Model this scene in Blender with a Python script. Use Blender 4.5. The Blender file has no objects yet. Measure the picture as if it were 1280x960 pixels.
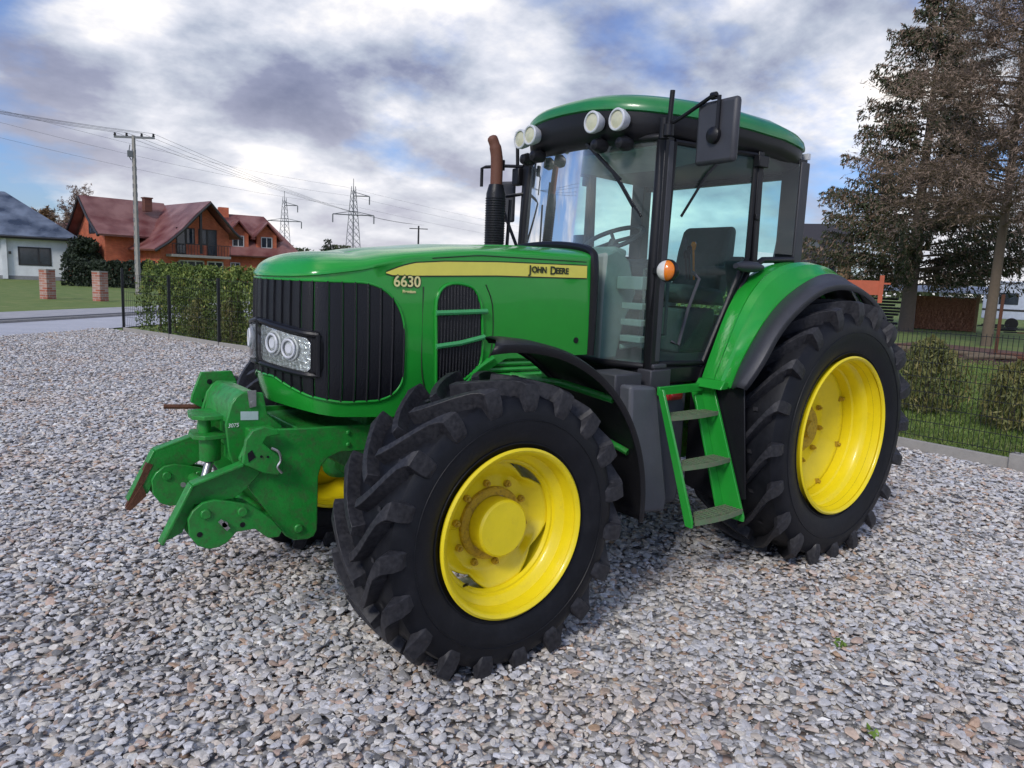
import bpy, bmesh, math, random
import numpy as np
from mathutils import Vector, Matrix
rnd = random.Random(7); rng = np.random.default_rng(11)
scene = bpy.context.scene
COL = scene.collection
rad = math.radians
PI = math.pi

# ------------------------------------------------------------------ materials
def new_mat(name):
    m = bpy.data.materials.new(name); m.use_nodes = True
    nt = m.node_tree; nt.nodes.clear()
    out = nt.nodes.new('ShaderNodeOutputMaterial')
    return m, nt, out
def N(nt, typ, **kw):
    n = nt.nodes.new(typ)
    for k, v in kw.items():
        if k.startswith('i_'): n.inputs[k[2:].replace('_', ' ')].default_value = v
        else: setattr(n, k, v)
    return n
def ramp(nt, stops, interp='LINEAR'):
    n = nt.nodes.new('ShaderNodeValToRGB'); cr = n.color_ramp; cr.interpolation = interp
    while len(cr.elements) < len(stops): cr.elements.new(0.5)
    for e, (p, c) in zip(cr.elements, stops):
        e.position = p; e.color = (c[0], c[1], c[2], 1) if not isinstance(c, (int, float)) else (c, c, c, 1)
    return n
def paint(name, col, rough=0.35, dirt=0.0, dirtcol=(.16, .13, .1), scale=6, coat=0.0, bump=0.0, metal=0.0, bscale=60, spec=0.5, vary=0.12):
    m, nt, out = new_mat(name); L = nt.links
    b = N(nt, 'ShaderNodeBsdfPrincipled'); b.inputs['Roughness'].default_value = rough
    b.inputs['Metallic'].default_value = metal; b.inputs['Coat Weight'].default_value = coat
    b.inputs['Specular IOR Level'].default_value = spec
    tc = N(nt, 'ShaderNodeTexCoord')
    n1 = N(nt, 'ShaderNodeTexNoise'); n1.inputs['Scale'].default_value = scale; n1.inputs['Detail'].default_value = 8; n1.inputs['Roughness'].default_value = .7
    L.new(tc.outputs['Object'], n1.inputs['Vector'])
    r1 = ramp(nt, [(.3, tuple(c * (1 - vary) for c in col)), (.7, tuple(min(1, c * (1 + vary)) for c in col))])
    L.new(n1.outputs['Fac'], r1.inputs['Fac'])
    src = r1.outputs['Color']
    if dirt > 0:
        n2 = N(nt, 'ShaderNodeTexNoise'); n2.inputs['Scale'].default_value = scale * 3.1; n2.inputs['Detail'].default_value = 10; n2.inputs['Roughness'].default_value = .75
        L.new(tc.outputs['Object'], n2.inputs['Vector'])
        r2 = ramp(nt, [(.62 - .3 * dirt, 0.0), (.8 - .2 * dirt, min(1, dirt * 1.6))])
        L.new(n2.outputs['Fac'], r2.inputs['Fac'])
        mx = N(nt, 'ShaderNodeMix', data_type='RGBA'); mx.inputs['B'].default_value = (*dirtcol, 1)
        L.new(r2.outputs['Color'], mx.inputs['Factor']); L.new(src, mx.inputs['A']); src = mx.outputs['Result']
        mr = N(nt, 'ShaderNodeMapRange'); mr.inputs['To Min'].default_value = rough; mr.inputs['To Max'].default_value = min(1, rough + .4)
        L.new(r2.outputs['Color'], mr.inputs['Value']); L.new(mr.outputs['Result'], b.inputs['Roughness'])
    L.new(src, b.inputs['Base Color'])
    if bump > 0:
        n3 = N(nt, 'ShaderNodeTexNoise'); n3.inputs['Scale'].default_value = bscale; n3.inputs['Detail'].default_value = 6
        L.new(tc.outputs['Object'], n3.inputs['Vector'])
        bp = N(nt, 'ShaderNodeBump'); bp.inputs['Strength'].default_value = bump; bp.inputs['Distance'].default_value = .01
        L.new(n3.outputs['Fac'], bp.inputs['Height']); L.new(bp.outputs['Normal'], b.inputs['Normal'])
    L.new(b.outputs['BSDF'], out.inputs['Surface'])
    return m
def glass_mat(name, tint, refl=.9, haze=0.0, hazecol=(.55, .62, .6)):
    m, nt, out = new_mat(name); L = nt.links
    t = N(nt, 'ShaderNodeBsdfTransparent'); t.inputs['Color'].default_value = (*tint, 1)
    g = N(nt, 'ShaderNodeBsdfGlossy'); g.inputs['Roughness'].default_value = .02; g.inputs['Color'].default_value = (refl, refl, refl, 1)
    fr = N(nt, 'ShaderNodeFresnel'); fr.inputs['IOR'].default_value = 1.38
    mx = N(nt, 'ShaderNodeMixShader'); L.new(fr.outputs['Fac'], mx.inputs['Fac']); L.new(t.outputs[0], mx.inputs[1]); L.new(g.outputs[0], mx.inputs[2])
    res = mx.outputs[0]
    if haze > 0:
        d = N(nt, 'ShaderNodeBsdfDiffuse'); d.inputs['Color'].default_value = (*hazecol, 1)  # diffuse veil of colour painted in for the pale haze across the panes
        tc = N(nt, 'ShaderNodeTexCoord'); n = N(nt, 'ShaderNodeTexNoise'); n.inputs['Scale'].default_value = 2.2; n.inputs['Detail'].default_value = 5
        L.new(tc.outputs['Object'], n.inputs['Vector'])
        r = ramp(nt, [(.35, haze * .25), (.75, haze)]); L.new(n.outputs['Fac'], r.inputs['Fac'])
        m2 = N(nt, 'ShaderNodeMixShader'); L.new(r.outputs['Color'], m2.inputs['Fac']); L.new(res, m2.inputs[1]); L.new(d.outputs[0], m2.inputs[2]); res = m2.outputs[0]
    L.new(res, out.inputs['Surface'])
    return m
GREEN = (.018, .32, .034)
M = {}
M['green'] = paint('green_paint', GREEN, .22, dirt=.05, dirtcol=(.12, .16, .08), coat=.35, scale=3, vary=.08, bump=.04, bscale=9)
M['green_worn'] = paint('worn_green_paint', (.016, .26, .034), .4, dirt=.5, dirtcol=(.06, .085, .035), coat=.1, scale=8, vary=.2, bump=.15, bscale=70)
M['green_edge'] = paint('pale_edge_green', (.06, .36, .12), .35, dirt=.2, scale=8, coat=.2)
M['roof'] = paint('green_roof_plastic', (.02, .2, .05), .3, dirt=.15, dirtcol=(.1, .17, .1), coat=.3, scale=4)
M['yellow'] = paint('yellow_paint', (.88, .70, .01), .36, dirt=.22, dirtcol=(.5, .34, .04), coat=.25, scale=6, vary=.06)
M['rust'] = paint('rusty_steel', (.12, .045, .022), .8, dirt=.5, dirtcol=(.06, .03, .02), scale=25, bump=.5)
M['black'] = paint('black_plastic', (.009, .009, .0115), .4, spec=.35, dirt=.13, dirtcol=(.06, .058, .055), scale=9, bump=.12, bscale=120)
M['grille'] = paint('grille_plastic', (.006, .006, .009), .36, dirt=.12, dirtcol=(.06, .05, .045), scale=14, bump=.3, bscale=160)
M['darkgray'] = paint('dark_gray_plastic', (.045, .046, .055), .5, dirt=.2, dirtcol=(.1, .1, .1), scale=8, bump=.1, bscale=150)
M['tank'] = paint('gray_tank_plastic', (.085, .09, .105), .5, dirt=.25, dirtcol=(.12, .115, .11), scale=7, bump=.1)
M['interior'] = paint('interior_gray_green', (.26, .32, .28), .6, dirt=.15, scale=8)
M['intdark'] = paint('interior_dark', (.06, .08, .072), .7, scale=8)
M['seat'] = paint('seat_fabric', (.07, .1, .085), .9, scale=30, bump=.3)
M['steel'] = paint('bare_steel', (.45, .45, .44), .35, dirt=.4, dirtcol=(.16, .12, .09), metal=.8, scale=20)
M['chrome'] = paint('lamp_reflector', (.8, .84, .82), .16, metal=.85, scale=28, vary=.3, bump=1.0, bscale=55)
M['cream'] = paint('worklight_lens', (.62, .6, .42), .25, dirt=.1, scale=30, coat=.5)
M['whitep'] = paint('white_plastic', (.62, .63, .66), .4, dirt=.2, scale=20)
M['orange'] = paint('orange_lens', (.85, .22, .01), .2, coat=.7, scale=30)
M['clearlens'] = paint('clear_white_lens', (.75, .72, .66), .2, coat=.7, scale=30)
M['red'] = paint('red_plastic', (.35, .02, .02), .4, scale=30)
M['decal'] = paint('yellow_decal', (.82, .74, .12), .4, scale=9, dirt=.1, vary=.05)
M['cream_txt'] = paint('pale_yellow_text', (.85, .78, .35), .4, scale=9)
M['black_txt'] = paint('black_text', (.02, .03, .015), .5, scale=9)
M['sticker'] = paint('pale_sticker', (.5, .62, .6), .5, scale=20)
M['chalk'] = paint('chalk_white', (.75, .8, .75), .9, scale=20)
M['exh'] = paint('exhaust_rust', (.15, .055, .032), .65, dirt=.3, dirtcol=(.05, .03, .03), scale=18)
M['mirrorglass'] = paint('mirror_glass', (.7, .72, .75), .05, metal=1, scale=3)
M['glass'] = glass_mat('tinted_cab_glass', (.68, .92, .92), haze=.08)
M['glass_w'] = glass_mat('windscreen_glass', (.74, .95, .93), haze=.26)
M['lens'] = glass_mat('headlight_glass', (.95, .98, .96))
M['housewin'] = paint('house_window_glass', (.03, .04, .055), .08, scale=1.0, spec=1.0, vary=.5)
M['winframe'] = paint('white_window_frame', (.55, .55, .55), .5)
M['darkframe'] = paint('dark_window_frame', (.03, .028, .03), .5)

def log_mat():
    m, nt, out = new_mat('split_firewood'); L = nt.links
    b = N(nt, 'ShaderNodeBsdfPrincipled'); b.inputs['Roughness'].default_value = .9
    g = N(nt, 'ShaderNodeNewGeometry'); r = ramp(nt, [(0, (.05, .025, .018)), (.4, (.2, .085, .05)), (.75, (.4, .2, .12)), (1, (.6, .4, .25))])
    L.new(g.outputs['Random Per Island'], r.inputs['Fac']); L.new(r.outputs['Color'], b.inputs['Base Color']); L.new(b.outputs['BSDF'], out.inputs['Surface']); return m
M['log'] = log_mat()
def tyre_mat():
    m, nt, out = new_mat('tyre_rubber'); L = nt.links
    b = N(nt, 'ShaderNodeBsdfPrincipled'); b.inputs['Specular IOR Level'].default_value = .28; tc = N(nt, 'ShaderNodeTexCoord')
    n = N(nt, 'ShaderNodeTexNoise'); n.inputs['Scale'].default_value = 7; n.inputs['Detail'].default_value = 10; n.inputs['Roughness'].default_value = .75
    L.new(tc.outputs['Object'], n.inputs['Vector'])
    r = ramp(nt, [(.32, (.004, .0045, .007)), (.55, (.008, .009, .013)), (.75, (.02, .02, .024))])
    L.new(n.outputs['Fac'], r.inputs['Fac'])
    # dried dust on the worn tread blocks
    at = N(nt, 'ShaderNodeAttribute', attribute_name='tread')
    n2 = N(nt, 'ShaderNodeTexNoise'); n2.inputs['Scale'].default_value = 55; n2.inputs['Detail'].default_value = 8
    L.new(tc.outputs['Object'], n2.inputs['Vector'])
    r2 = ramp(nt, [(.3, 0.12), (.8, .6)]); L.new(n2.outputs['Fac'], r2.inputs['Fac'])
    mu = N(nt, 'ShaderNodeMath', operation='MULTIPLY'); L.new(at.outputs['Fac'], mu.inputs[0]); L.new(r2.outputs['Color'], mu.inputs[1])
    mx = N(nt, 'ShaderNodeMix', data_type='RGBA'); mx.inputs['B'].default_value = (.075, .073, .08, 1)
    L.new(mu.outputs[0], mx.inputs['Factor']); L.new(r.outputs['Color'], mx.inputs['A']); L.new(mx.outputs['Result'], b.inputs['Base Color'])
    rr = ramp(nt, [(.3, .38), (.7, .62)]); L.new(n.outputs['Fac'], rr.inputs['Fac']); L.new(rr.outputs['Color'], b.inputs['Roughness'])
    bp = N(nt, 'ShaderNodeBump'); bp.inputs['Strength'].default_value = .3; bp.inputs['Distance'].default_value = .003
    L.new(n2.outputs['Fac'], bp.inputs['Height']); L.new(bp.outputs['Normal'], b.inputs['Normal'])
    L.new(b.outputs['BSDF'], out.inputs['Surface']); return m
M['tyre'] = tyre_mat()

def brick_mat(name, c1, c2, mortar, scale=1.0, bump=.3):
    m, nt, out = new_mat(name); L = nt.links
    b = N(nt, 'ShaderNodeBsdfPrincipled'); b.inputs['Roughness'].default_value = .85
    tc = N(nt, 'ShaderNodeTexCoord')
    sp = N(nt, 'ShaderNodeSeparateXYZ'); L.new(tc.outputs['Object'], sp.inputs[0])
    ad = N(nt, 'ShaderNodeMath', operation='ADD'); L.new(sp.outputs[0], ad.inputs[0]); L.new(sp.outputs[1], ad.inputs[1])
    cb = N(nt, 'ShaderNodeCombineXYZ'); L.new(ad.outputs[0], cb.inputs[0]); L.new(sp.outputs[2], cb.inputs[1])
    br = N(nt, 'ShaderNodeTexBrick'); br.inputs['Scale'].default_value = scale
    br.inputs['Color1'].default_value = (*c1, 1); br.inputs['Color2'].default_value = (*c2, 1); br.inputs['Mortar'].default_value = (*mortar, 1)
    br.inputs['Brick Width'].default_value = .26; br.inputs['Row Height'].default_value = .08; br.inputs['Mortar Size'].default_value = .008
    L.new(cb.outputs[0], br.inputs['Vector'])
    n = N(nt, 'ShaderNodeTexNoise'); n.inputs['Scale'].default_value = 1.3; n.inputs['Detail'].default_value = 6; L.new(tc.outputs['Object'], n.inputs['Vector'])
    r = ramp(nt, [(.3, .75), (.7, 1.15)]); L.new(n.outputs['Fac'], r.inputs['Fac'])
    mx = N(nt, 'ShaderNodeMix', data_type='RGBA', blend_type='MULTIPLY'); mx.inputs['Factor'].default_value = 1
    L.new(br.outputs['Color'], mx.inputs['A']); L.new(r.outputs['Color'], mx.inputs['B'])
    L.new(mx.outputs['Result'], b.inputs['Base Color']); L.new(b.outputs['BSDF'], out.inputs['Surface']); return m
M['brick'] = brick_mat('orange_brick', (.62, .16, .07), (.5, .11, .05), (.4, .18, .12))
M['brickdark'] = brick_mat('dark_brick', (.2, .07, .04), (.13, .05, .035), (.12, .08, .07))
M['brick_pillar'] = brick_mat('mottled_brick', (.42, .12, .07), (.5, .36, .3), (.5, .45, .42), scale=.7)
def roof_mat(name, c1, c2, gloss, cyc=3.2):
    m, nt, out = new_mat(name); L = nt.links
    b = N(nt, 'ShaderNodeBsdfPrincipled'); tc = N(nt, 'ShaderNodeTexCoord')
    w = N(nt, 'ShaderNodeTexWave', wave_type='BANDS', bands_direction='Z'); w.inputs['Scale'].default_value = cyc; w.inputs['Distortion'].default_value = .3
    L.new(tc.outputs['Object'], w.inputs['Vector'])
    n = N(nt, 'ShaderNodeTexNoise'); n.inputs['Scale'].default_value = .6; n.inputs['Detail'].default_value = 7; L.new(tc.outputs['Object'], n.inputs['Vector'])
    r = ramp(nt, [(.35, c1), (.65, c2)]); L.new(n.outputs['Fac'], r.inputs['Fac'])
    L.new(r.outputs['Color'], b.inputs['Base Color']); b.inputs['Roughness'].default_value = gloss
    bp = N(nt, 'ShaderNodeBump'); bp.inputs['Strength'].default_value = .8; bp.inputs['Distance'].default_value = .06
    L.new(w.outputs['Fac'], bp.inputs['Height']); L.new(bp.outputs['Normal'], b.inputs['Normal'])
    L.new(b.outputs['BSDF'], out.inputs['Surface']); return m
M['redroof'] = roof_mat('dark_red_roof_tiles', (.16, .04, .035), (.34, .16, .14), .3)
M['blueroof'] = roof_mat('blue_gray_roof_tiles', (.04, .055, .085), (.22, .26, .33), .22)  # paler second tone paints the reflective patches on the tiles
M['render'] = paint('white_render', (.72, .74, .76), .9, dirt=.1, scale=1)
M['plinth'] = paint('gray_plinth', (.25, .25, .26), .9)
M['concrete'] = paint('concrete', (.34, .32, .29), .85, dirt=.3, dirtcol=(.2, .19, .16), scale=5, bump=.3)
M['darkwood'] = paint('dark_boards', (.035, .033, .04), .8, scale=5, dirt=.2)
M['wood'] = paint('weathered_wood', (.2, .12, .06), .8, scale=6, dirt=.3)
M['bark_spruce'] = paint('spruce_bark', (.13, .1, .08), .95, dirt=.3, dirtcol=(.06, .045, .04), scale=8, bump=.8, bscale=25)
M['bark_larch'] = paint('larch_bark', (.15, .115, .08), .95, dirt=.35, dirtcol=(.1, .08, .045), scale=8, bump=.8, bscale=25)
M['fencemetal'] = paint('anthracite_steel', (.012, .013, .015), .45)
M['orangeboard'] = paint('orange_red_paint', (.5, .11, .05), .6, dirt=.2)
M['log'] = paint('firewood_ends', (.36, .17, .1), .9, dirt=.55, dirtcol=(.12, .05, .035), scale=9, vary=.4)
M['sheet'] = paint('pale_sheet_metal', (.55, .58, .62), .4, dirt=.2)
M['bluepaint'] = paint('pale_blue_white', (.55, .6, .72), .5, dirt=.1)
M['lattice'] = paint('galvanised_steel', (.16, .17, .18), .6)
def foliage(name, stops, rough=.7, trans=.15):
    m, nt, out = new_mat(name); L = nt.links
    b = N(nt, 'ShaderNodeBsdfPrincipled'); b.inputs['Roughness'].default_value = rough
    at = N(nt, 'ShaderNodeAttribute', attribute_name='shade')
    r = ramp(nt, stops); L.new(at.outputs['Fac'], r.inputs['Fac']); L.new(r.outputs['Color'], b.inputs['Base Color'])
    L.new(b.outputs['BSDF'], out.inputs['Surface']); return m
M['thuja'] = foliage('thuja_leaves', [(0, (.04, .07, .014)), (.45, (.11, .17, .03)), (.8, (.24, .28, .05)), (1, (.38, .34, .1))])
M['thuja_y'] = foliage('yellowing_thuja_leaves', [(0, (.06, .075, .022)), (.5, (.15, .16, .045)), (1, (.32, .25, .09))])
M['spruce'] = foliage('spruce_needles', [(0, (.02, .034, .014)), (.42, (.06, .075, .032)), (.58, (.2, .135, .1)), (1, (.36, .25, .19))])
M['larch'] = foliage('larch_twigs', [(0, (.15, .105, .08)), (1, (.36, .26, .2))])
M['darkleaf'] = foliage('dark_conifer', [(0, (.012, .02, .012)), (1, (.035, .055, .025))])
M['autumn'] = foliage('autumn_wood', [(0, (.1, .06, .03)), (.5, (.22, .13, .06)), (1, (.3, .2, .1))])
M['mixed'] = foliage('mixed_bushes', [(0, (.03, .045, .015)), (.6, (.08, .09, .03)), (1, (.2, .12, .05))])
M['bare'] = paint('bare_branches', (.22, .17, .14), .9)
M['weed'] = foliage('weed_leaf', [(0, (.1, .2, .03)), (1, (.22, .33, .06))])

# ------------------------------------------------------------------ mesh helpers
class MB:
    def __init__(s): s.v = []; s.f = []
    def add(s, vs, fs):
        o = len(s.v); s.v += [tuple(v) for v in vs]; s.f += [tuple(i + o for i in f) for f in fs]; return s
    def box(s, a, b):
        x0, y0, z0 = a; x1, y1, z1 = b
        vs = [(x0, y0, z0), (x1, y0, z0), (x1, y1, z0), (x0, y1, z0), (x0, y0, z1), (x1, y0, z1), (x1, y1, z1), (x0, y1, z1)]
        return s.add(vs, [(0, 3, 2, 1), (4, 5, 6, 7), (0, 1, 5, 4), (1, 2, 6, 5), (2, 3, 7, 6), (3, 0, 4, 7)])
    def bar(s, p, q, w, h, up=(0, 0, 1)):
        p = Vector(p); q = Vector(q); d = (q - p).normalized(); u = Vector(up)
        if abs(d.dot(u)) > .98: u = Vector((1, 0, 0))
        r = d.cross(u).normalized(); u = r.cross(d)
        vs = []
        for c in (p, q):
            for a, b in ((-1, -1), (1, -1), (1, 1), (-1, 1)): vs.append(c + r * (a * w / 2) + u * (b * h / 2))
        return s.add(vs, [(0, 1, 2, 3), (7, 6, 5, 4), (0, 4, 5, 1), (1, 5, 6, 2), (2, 6, 7, 3), (3, 7, 4, 0)])
    def tube(s, pts, r, seg=10, caps=True):
        pts = [Vector(p) for p in pts]; n = len(pts)
        rs = r if isinstance(r, (list, tuple)) else [r] * n
        prev = None; rings = []
        for i, p in enumerate(pts):
            d = (pts[min(i + 1, n - 1)] - pts[max(i - 1, 0)]).normalized()
            if prev is None:
                u = Vector((0, 0, 1)) if abs(d.z) < .9 else Vector((1, 0, 0))
                a = d.cross(u).normalized()
            else:
                a = (prev - d * prev.dot(d)).normalized()
            prev = a; b = d.cross(a)
            rings.append([p + (a * math.cos(2 * PI * k / seg) + b * math.sin(2 * PI * k / seg)) * rs[i] for k in range(seg)])
        vs = [v for rg in rings for v in rg]; fs = []
        for i in range(n - 1):
            for k in range(seg):
                fs.append((i * seg + k, i * seg + (k + 1) % seg, (i + 1) * seg + (k + 1) % seg, (i + 1) * seg + k))
        if caps: fs.append(tuple(range(seg))[::-1]); fs.append(tuple((n - 1) * seg + k for k in range(seg)))
        return s.add(vs, fs)
    def lathe(s, prof, c=(0, 0, 0), axis='y', seg=48, close=False):
        # prof: (along axis, radius)
        vs = []; n = len(prof)
        for k in range(seg):
            t = 2 * PI * k / seg; co, si = math.cos(t), math.sin(t)
            for a, r in prof:
                if axis == 'y': vs.append((c[0] + r * co, c[1] + a, c[2] + r * si))
                elif axis == 'x': vs.append((c[0] + a, c[1] + r * co, c[2] + r * si))
                else: vs.append((c[0] + r * co, c[1] + r * si, c[2] + a))
        fs = []
        for k in range(seg):
            k2 = (k + 1) % seg
            for i in range(n - 1 if not close else n):
                j = (i + 1) % n
                fs.append((k * n + i, k * n + j, k2 * n + j, k2 * n + i))
        return s.add(vs, fs)
    def cyl(s, p, q, r, seg=16, r2=None):
        return s.tube([p, q], [r, r if r2 is None else r2], seg)
    def prism(s, poly, plane, d0, d1):
        # poly 2D; plane 'y' -> (x,z) extruded in y; 'x' -> (y,z); 'z' -> (x,y)
        def P(a, b, d): return {'y': (a, d, b), 'x': (d, a, b), 'z': (a, b, d)}[plane]
        n = len(poly); vs = [P(a, b, d0) for a, b in poly] + [P(a, b, d1) for a, b in poly]
        fs = [tuple(range(n)), tuple(range(2 * n - 1, n - 1, -1))] + [(i, i + n, (i + 1) % n + n, (i + 1) % n) for i in range(n)]
        return s.add(vs, fs)
    def grid(s, rows, thick=None):
        n = len(rows); m = len(rows[0]); vs = [v for r in rows for v in r]
        fs = [(i * m + j, i * m + j + 1, (i + 1) * m + j + 1, (i + 1) * m + j) for i in range(n - 1) for j in range(m - 1)]
        return s.add(vs, fs)
    def build(s, name, mat, parent=None, smooth=35, bevel=0, solid=0, recalc=True, sub=0, props=None):
        me = bpy.data.meshes.new(name); me.from_pydata([tuple(v) for v in s.v], [], s.f); 
        if recalc:
            bm = bmesh.new(); bm.from_mesh(me); bmesh.ops.recalc_face_normals(bm, faces=bm.faces); bm.to_mesh(me); bm.free()
        return link(name, me, mat, parent, smooth, bevel, solid, sub, props)
def link(name, me, mat, parent=None, smooth=35, bevel=0, solid=0, sub=0, props=None):
    if mat is not None: me.materials.append(M[mat] if isinstance(mat, str) else mat)
    if smooth:
        me.shade_smooth()
        try: me.set_sharp_from_angle(angle=rad(smooth))
        except Exception: pass
    o = bpy.data.objects.new(name, me); COL.objects.link(o)
    if parent is not None: o.parent = parent
    if solid:
        md = o.modifiers.new('solid', 'SOLIDIFY'); md.thickness = abs(solid); md.offset = 0 if solid > 0 else 1
    if bevel:
        md = o.modifiers.new('bevel', 'BEVEL'); md.width = bevel; md.segments = 2; md.limit_method = 'ANGLE'; md.angle_limit = rad(35)
    if sub:
        md = o.modifiers.new('sub', 'SUBSURF'); md.levels = sub; md.render_levels = sub
    if props:
        for k, v in props.items(): o[k] = v
    return o
def empty(name, loc, label, cat, group=None, rz=0):
    o = bpy.data.objects.new(name, None); o.empty_display_size = .2; COL.objects.link(o); o.location = loc; o.rotation_euler = (0, 0, rz)
    o['label'] = label; o['category'] = cat
    if group: o['group'] = group
    return o
def tag(o, label=None, cat=None, group=None, kind=None):
    for k, v in (('label', label), ('category', cat), ('group', group), ('kind', kind)):
        if v: o[k] = v
    return o
def text(name, s, size, loc, mat, parent, widthx=1.0, ext=.001, shear=0.0, tilt=0.0, bold=0.0):
    cu = bpy.data.curves.new(name, 'FONT'); cu.body = s; cu.size = size; cu.extrude = ext; cu.offset = bold; cu.shear = shear
    to = bpy.data.objects.new('tmp', cu); COL.objects.link(to)
    dg = bpy.context.evaluated_depsgraph_get(); me = bpy.data.meshes.new_from_object(to.evaluated_get(dg))
    bpy.data.objects.remove(to)
    R = Matrix(((-1, 0, 0, 0), (0, 0, 1, 0), (0, 1, 0, 0), (0, 0, 0, 1)))
    me.transform(Matrix.Translation(loc) @ Matrix.Rotation(tilt, 4, 'Y') @ R @ Matrix.Diagonal((widthx, 1, 1, 1)))
    me.materials.clear()
    return link(name, me, mat, parent, smooth=0)
def bolts(mb, pts, axis, r, h, seg=6):
    for p in pts:
        q = list(p); q['xyz'.index(axis)] += h; mb.cyl(p, q, r, seg)
def lerp(a, b, t): return a + (b - a) * t
def interp(x, tab):
    if x <= tab[0][0]: return tab[0][1]
    for (a, va), (b, vb) in zip(tab, tab[1:]):
        if x <= b: return lerp(va, vb, (x - a) / (b - a))
    return tab[-1][1]

# ================================================================== TRACTOR
T = empty('tractor', (0, 0, 0), 'large green tractor with yellow wheel rims and front linkage parked on the gravel yard', 'tractor')

# ---- hood
NOSE = [(1.62, .45), (2.0, .448), (2.4, .442), (2.75, .434), (2.98, .424), (3.12, .408), (3.205, .388), (3.255, .36), (3.283, .32), (3.312, .245), (3.338, .15), (3.355, .06), (3.358, 0)]
def arc_table(P):
    s = [0]
    for a, b in zip(P, P[1:]): s.append(s[-1] + math.dist(a, b))
    return s
def catmull(P, n):
    out = []
    for i in range(len(P) - 1):
        p0 = P[max(i - 1, 0)]; p1 = P[i]; p2 = P[i + 1]; p3 = P[min(i + 2, len(P) - 1)]
        for k in range(n):
            t = k / n
            out.append(tuple(.5 * ((2 * p1[d]) + (-p0[d] + p2[d]) * t + (2 * p0[d] - 5 * p1[d] + 4 * p2[d] - p3[d]) * t * t + (-p0[d] + 3 * p1[d] - 3 * p2[d] + p3[d]) * t ** 3) for d in range(len(p1))))
    out.append(tuple(P[-1])); return out
OUT = catmull(NOSE, 10); SO = arc_table(OUT); STOT = SO[-1]
def outline(s):
    "s arc length from rear-left edge; beyond STOT continues mirrored"
    sg = 1
    if s > STOT: s = 2 * STOT - s; sg = -1
    s = max(0, min(STOT, s))
    import bisect
    i = min(max(bisect.bisect_right(SO, s) - 1, 0), len(OUT) - 2)
    t = (s - SO[i]) / max(1e-9, SO[i + 1] - SO[i])
    x = lerp(OUT[i][0], OUT[i + 1][0], t); y = lerp(OUT[i][1], OUT[i + 1][1], t)
    return x, y * sg
def onormal(s):
    a = outline(s - .012); b = outline(s + .012); d = (b[0] - a[0], b[1] - a[1]); l = math.hypot(*d) or 1
    return d[1] / l * -1, d[0] / l  # rotated; fixed below
def nrm(s):
    nx, ny = onormal(s); x, y = outline(s)
    if nx * (x - 2.5) * .3 + ny * y < 0: nx, ny = -nx, -ny
    return nx, ny
def zs_of(x): return interp(x, [(1.6, 1.875), (2.4, 1.86), (2.8, 1.82), (3.05, 1.765), (3.3, 1.725), (3.4, 1.718)])
def zt_of(x): return interp(x, [(1.6, 1.955), (2.0, 1.95), (2.5, 1.925), (2.9, 1.88), (3.15, 1.83), (3.4, 1.8)])
def zb_of(x): return interp(x, [(1.6, 1.335), (2.22, 1.33), (2.45, 1.2), (2.72, 1.08), (2.85, 1.062), (3.15, 1.075), (3.3, 1.10), (3.4, 1.12)])
def tuck(x, z):
    t = max(0, min(1, (1.25 - z) / .2)); f = max(0, min(1, (x - 2.9) / .4))
    return .05 * t * t * f - .012 * math.sin(max(0, min(1, (z - 1.1) / .75)) * PI)
def hoodpt(s, z, off=0):
    x, y = outline(s); nx, ny = nrm(s); o = off - tuck(x, z)
    return (x + nx * o, y + ny * o, z)
hb = MB(); rows = []
ss = [2 * STOT * i / 150 for i in range(151)]
for s in ss:
    x, y = outline(s); row = []
    zb, zs, zt = zb_of(x), zs_of(x), zt_of(x)
    for k in range(15): row.append(hoodpt(s, lerp(zb, zs, k / 14)))
    # small bright crease then the domed top
    ex, ey, _ = row[-1]; sx = min(x, 3.02)
    spz = zt_of(sx)
    nx, ny = nrm(s)
    f = max(0, min(1, (x - 2.85) / .35))
    lip = .012 * f
    row.append((ex + nx * lip, ey + ny * lip, zs + .004)); row.append((ex + nx * lip * .9, ey + ny * lip * .9, zs + .018))
    for k in range(1, 13):
        a = k / 12 * PI / 2; n = .82
        c = math.cos(a) ** n; si = math.sin(a) ** 1.0
        row.append((lerp(sx, ex, c), ey * c, lerp(zs + .018, spz, si)))
    rows.append(row)
hb.grid(rows)
hood = hb.build('hood', 'green', T, smooth=50)
# centre ridge / top moulding
hr = MB()
for sg in (1, -1):
    hr.tube(catmull([(1.64, sg * .27, 1.932), (2.1, sg * .26, 1.93), (2.5, sg * .24, 1.902), (2.9, sg * .2, 1.862), (3.1, sg * .15, 1.825)], 6), .011, 8)
hr.build('hood_ridge', 'green', hood)
def sinterp(x, tab, w=.02):
    return sum(interp(x + w * k / 3, tab) for k in range(-3, 4)) / 7 if x > w else interp(x, tab)
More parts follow.
